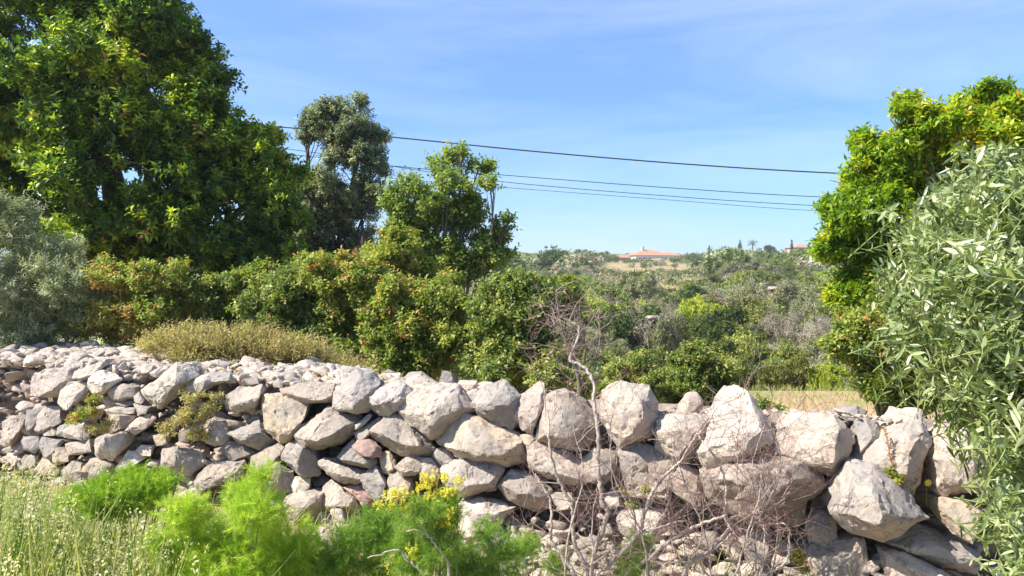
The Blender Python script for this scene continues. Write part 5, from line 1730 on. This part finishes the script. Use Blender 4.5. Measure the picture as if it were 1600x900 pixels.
for lab, l in byl.items():
    l.sort(key=lambda t: t[0])
    for i, (d_, o) in enumerate(l):
        o['label'] = lab if len(l) == 1 else ('nearest ' + lab if i == 0 else (ORD[i] + ' nearest ' + lab if i < 20 else 'one of the far ' + lab))


# the far slope and ridge, read as one mass
def far_scrub():
    rs = np.random.RandomState(77)
    kinds = ('green', 'olive', 'dark', 'brown')
    dome = []
    for k in range(6):
        bl = [(0, 0, .42, .66, .66, .5)]
        for i in range(6):
            a, r, s_ = rs.uniform(0, 6.28), rs.uniform(.35, .75), rs.uniform(.28, .42)
            bl.append((math.cos(a) * r, math.sin(a) * r, rs.uniform(.25, .85) * (1.2 - r * .6), s_, s_, s_ * .85))
        dome.append(crown_data(rs, bl, 110, 5, .14, .17, .11, inner=.85, tint_mid=.5, tint_tw=.16, sub=0, spread=1.0))
    out = {k: [[], [], [], [], [], []] for k in kinds}
    for i in range(1900):
        y = rs.uniform(98, 300) if rs.uniform() < .75 else rs.uniform(205, 262)
        x = y * (rs.uniform(-.1, .6) if rs.uniform() < .65 else rs.uniform(-.9, .85))
        if i >= 1500:      # the flanks of the valley, left and right of what the photograph looks into
            y = rs.uniform(16, 110)
            x = y * (rs.uniform(.60, 1.2) if i % 2 else -rs.uniform(.35, 1.1))
        if PATCH(x, y) or (205 < y < 240 and .145 < x / y < .235):
            continue
        r = rs.uniform(1.8, 4.0) * (.55 if y < 60 else 1)
        if y > 165:
            r = min(r, rs.uniform(1.6, 2.3))
        if .10 < x / y < .275 and y < 125:
            r = .9
        if .12 < x / y < .42 and 165 < y < 232:
            r = min(r, rs.uniform(1.1, 1.7))
        c, s_ = math.cos(i), math.sin(i)
        Rm = np.array([[c, s_, 0], [-s_, c, 0], [0, 0, 1]])
        P, A, N, L, W, t = dome[rs.randint(6)]
        k = rs.choice(kinds, p=[.36, .34, .24, .06])
        for a_, b__ in zip(out[k], (P @ Rm * r * np.array([1, 1, rs.uniform(.8, 1.1)]) + np.array([x, y, terrain_z(x, y)]), A @ Rm, N @ Rm, L * r, W * r, np.clip(t + rs.normal() * .12, 0, 1))):
            a_.append(b__)
    for k, v in out.items():
        v = [np.concatenate(a) for a in v]
        me = leaf_mesh('far_scrub', *v)
        tag(link('far_scrub', me, SC[k]), 'far-off %s scrub covering the slope up to the ridge' % KN[k], 'scrub', kind='stuff')


far_scrub()

def valley_cover():
    rs = np.random.RandomState(99)
    n = 9000
    y = 12.5 * np.exp(rs.uniform(0, math.log(125 / 12.5), n))
    x = y * rs.uniform(-.3, .6, n)
    ok = ~((y < 15) & (x / y > .24) & (x / y < .5)) & ~((y > 119) & (x / y > .11) & (x / y < .26))
    x, y = x[ok], y[ok]
    z = np.array([terrain_z(a, b) for a, b in zip(x, y)])
    C = np.stack([x, y, z], 1)
    m_ = 8
    s = np.clip(y / 45, .35, 2.2)[:, None, None]
    P = C[:, None, :] + rs.normal(size=(len(C), m_, 3)) * np.array([.30, .30, .05]) * s + np.array([0, 0, .12]) * s
    A = rs.normal(size=P.shape) * .6 + np.array([0, 0, .9])
    N = rs.normal(size=P.shape) + np.array([0, -.5, .5])
    L = (.20 * s[:, :, 0] * rs.uniform(.6, 1.3, (len(C), m_))).ravel()
    T = np.clip(np.repeat(rs.normal(size=len(C)) * .2 + .5, m_) + rs.normal(size=len(C) * m_) * .12, 0, 1)
    for k, (kind, lab) in enumerate((('green', 'low green ground cover between the hillside bushes'), ('olive', 'low grey-green ground cover between the hillside bushes'), ('brown', 'dry brown ground cover between the hillside bushes'))):
        q = np.repeat(np.arange(len(C)) % 3 == k, m_)
        me = leaf_mesh('ground_cover', P.reshape(-1, 3)[q], A.reshape(-1, 3)[q], N.reshape(-1, 3)[q], L[q], L[q] * .4, T[q])
        tag(link('ground_cover', me, SC[kind]), lab, 'ground cover', kind='stuff')


valley_cover()

# a few pale rock outcrops between the bushes
OC = [(1192, 444, 24, 2.2, 65, 'long pale rock outcrop on the right of the hillside'), (1215, 449, 16, 2, 63, 'pale rock ledge right of the long pale outcrop'),
      (1022, 495, 13, 1.8, 34, 'grey rock showing between bushes left of the large dark green bush'), (1060, 428, 12, 4, 120, 'small pale rock by the tan field')]
for i, (px, py, rx, ry, Y, lab) in enumerate(OC):
    c = at(px, py, Y)
    rg = random.Random(i)
    s = scl(Y)
    pts = []
    for k in range(18):
        a = k / 18 * 2 * PI
        pts.append(Vector((math.cos(a) * rx * s * rg.uniform(.8, 1.1), math.sin(a) * rx * s * .6, rg.uniform(-2.2, 1) * ry * s)))
    me = rock_mesh('rock_outcrop', pts, 500 + i, rx * s)
    o = link('rock_outcrop', me, M['stone'], None, c)
    tag(o, lab, 'rock', 'rock outcrops on the hillside')

# ---------------------------------------------------------------- on the ridge: houses, palm, cypresses
M['roof'] = rough_mat('terracotta_tiles', [(.3, (.38, .17, .09)), (.7, (.54, .28, .17))], 3, bump=.3)
M['wallw'] = plain('white_render', (.75, .70, .62))
M['wallp'] = plain('pink_render', (.60, .40, .30))
M['glass'] = plain('dark_window', (.05, .06, .07), .2)


def box_bm(bm, x0, x1, y0, y1, z0, z1):
    vs = [bm.verts.new(p) for p in ((x0, y0, z0), (x1, y0, z0), (x1, y1, z0), (x0, y1, z0), (x0, y0, z1), (x1, y0, z1), (x1, y1, z1), (x0, y1, z1))]
    for f in ((0, 3, 2, 1), (4, 5, 6, 7), (0, 1, 5, 4), (1, 2, 6, 5), (2, 3, 7, 6), (3, 0, 4, 7)):
        bm.faces.new([vs[i] for i in f])


def bm_obj(name, fn, mat, parent):
    bm = bmesh.new()
    fn(bm)
    me = bpy.data.meshes.new(name)
    bm.to_mesh(me)
    bm.free()
    return link(name, me, mat, parent)


def house(px, py_base, Y, w, dp, h, rh, label, wall, chimney=True, rot=.25):
    c = at(px, py_base, Y)
    root = empty('house', c)
    root.rotation_euler = (0, 0, rot)
    tag(root, label, 'house')
    bm_obj('wall', lambda bm: box_bm(bm, -w / 2, w / 2, -dp / 2, dp / 2, -3, h), wall, root)

    def roof(bm):
        o = .5
        x, y = w / 2 + o, dp / 2 + o
        r = max(.5, w / 2 - dp / 2)
        v = [bm.verts.new(p) for p in ((-x, -y, h), (x, -y, h), (x, y, h), (-x, y, h), (-r, 0, h + rh), (r, 0, h + rh))]
        for f in ((0, 1, 5, 4), (1, 2, 5), (2, 3, 4, 5), (3, 0, 4), (3, 2, 1, 0)):
            bm.faces.new([v[i] for i in f])
    rf = bm_obj('roof', roof, M['roof'], root)
    if chimney:
        bm_obj('chimney', lambda bm: box_bm(bm, -w * .2, -w * .2 + .8, -.9, -.1, h + .2, h + rh + 1.0), M['wallw'], rf)
    k = max(2, int(w / 4.2))
    for i in range(k):
        x = -w / 2 + w * (i + .5) / k
        bm_obj('window', lambda bm: box_bm(bm, x - .5, x + .5, -dp / 2 - .02, -dp / 2 + .1, h - 2.0, h - .8), M['glass'], root)
    return root


house(1012, 410, 226, 11.5, 8, 2.1, 1.7, 'low white house with a terracotta hip roof and chimney on the ridge', M['wallw'])
house(1044, 408, 232, 6, 6, 1.7, 1.1, 'small terracotta-roofed annexe right of the white house on the ridge', M['wallw'], False)
house(972, 409, 222, 4.0, 4, 1.2, .9, 'little rust-coloured hut left of the white house on the ridge', M['wallp'], False)
house(1249, 400, 236, 6.5, 6, 2.6, 1.2, 'pinkish house by the right-hand cypress on the ridge', M['wallp'], False)


def cypress(px, py_top, py_base, Y, wpx, label, seed):
    b, t = at(px, py_base, Y), at(px, py_top, Y)
    H_ = t.z - b.z
    r = wpx * scl(Y) / 2
    bl = [(b.x, b.y, b.z + H_ * f, r * k, r * k, H_ * .16) for f, k in ((.15, .85), (.32, 1), (.5, .85), (.68, .6), (.85, .32))]
    plant('cypress_tree', label, 'tree', bl, SC['dark'], 260, 6, .3, .34, .14, base=(b.x, b.y, b.z), r0=.12, seed=seed, group='cypresses on the ridge', up=1.5, inner=.5, sub=0, spread=.4, n_tw=0)


cypress(1156, 376, 404, 226, 9, 'plump cypress just left of the palm on the ridge', 301)
cypress(1237, 375, 402, 228, 5, 'thin cypress beside the pinkish house on the ridge', 302)
cypress(1196, 384, 404, 226, 4, 'short thin cypress right of the palm on the ridge', 303)
cypress(1108, 384, 404, 240, 4, 'smallest pointed cypress between the house and the palm', 304)
b = world_blobs([(1204, 394, 9, 10), (1200, 388, 5, 6)], 226, 0, 1, 3)
plant('pine_tree', 'dark rounded pine right of the palm on the ridge', 'tree', b, SC['dark'], 420, 6, .5, .4, .2, base=(b[0][0], 226, b[0][2] - 3), r0=.2, seed=305, n_tw=3)

# palm
c, t = at(1176, 404, 224), at(1176, 380, 224)
root = empty('palm_tree', c)
tag(root, 'palm tree with a round head of fronds standing against the sky on the ridge', 'tree')
tube_obj('trunk', [(smooth_path([tuple(c + Vector((0, 0, -1))), tuple(c.lerp(t, .5)), tuple(t)], 4), np.linspace(.22, .17, 9))], M['bark'], root, 8, tuple(c))
rs = np.random.RandomState(3)
P, A, N, L, W, T = [], [], [], [], [], []
for k in range(52):
    a = k * 2.399
    e = rs.uniform(-.5, 1.2)
    d = np.array([math.cos(a) * math.cos(e), math.sin(a) * math.cos(e), math.sin(e)])
    prev = np.array(t)
    ln = rs.uniform(1.5, 2.0)
    for i in range(8):
        dd = d + np.array([0, 0, -.11 * i])
        dd /= np.linalg.norm(dd)
        q = prev + dd * ln / 8
        sd_ = np.cross(dd, [0, 0, 1.0])
        for s in (-1, 1):
            P.append(q); A.append(dd * .7 + sd_ * s * .8 + np.array([0, 0, -.2])); N.append(np.array([0, 0, 1.0])); L.append(.42 - .03 * i); W.append(.07); T.append(rs.uniform(.2, .9))
        prev = q
me = leaf_mesh('crown', np.array(P) - np.array(c), np.array(A), np.array(N), np.array(L), np.array(W), np.array(T))
link('crown', me, SC['dark'], root)

# ---------------------------------------------------------------- the air: faint haze over the hillside
bm = bmesh.new()
box_bm(bm, -700, 700, -40, 640, -40, 30)
me = bpy.data.meshes.new('haze')
bm.to_mesh(me)
bm.free()
m, nd, lk, out = new_mat('haze_air')
pv = nd.new("ShaderNodeVolumePrincipled")
pv.inputs['Color'].default_value = (.80, .88, 1, 1)
pv.inputs['Density'].default_value = HAZE
pv.inputs['Anisotropy'].default_value = .2
lk.new(pv.outputs[0], out.inputs['Volume'])
tag(link('haze', me, m), 'thin pale haze in the air over the valley', 'haze', kind='stuff')

# ---------------------------------------------------------------- overhead cables
M['cable'] = plain('black_cable', (.03, .03, .035), .5)
CB = [([(60, 170), (420, 197), (610, 214), (840, 237), (1080, 257), (1315, 271), (1700, 286)], .0155, 'thickest dark cable, the top one of the overhead lines'),
      ([(60, 205), (440, 240), (640, 262), (780, 273), (1040, 293), (1290, 308), (1700, 322)], .0085, 'second overhead cable from the top'),
      ([(60, 200), (440, 232), (640, 264), (785, 284), (1040, 306), (1290, 322), (1700, 338)], .0075, 'third overhead cable, crossing close above the lowest'),
      ([(60, 230), (440, 262), (640, 281), (790, 293), (1040, 312), (1290, 330), (1700, 345)], .0055, 'thinnest and lowest overhead cable')]
for k, (pts, r, lab) in enumerate(CB):
    w = [at(x, y, 17.5 - 1.5 * (x - 60) / 1640) for x, y in pts]
    pth = smooth_path(w, 8)
    o = tube_obj('overhead_cable', [(pth, np.full(len(pth), r))], M['cable'], None, 6)
    tag(o, lab, 'cable', 'overhead cables')
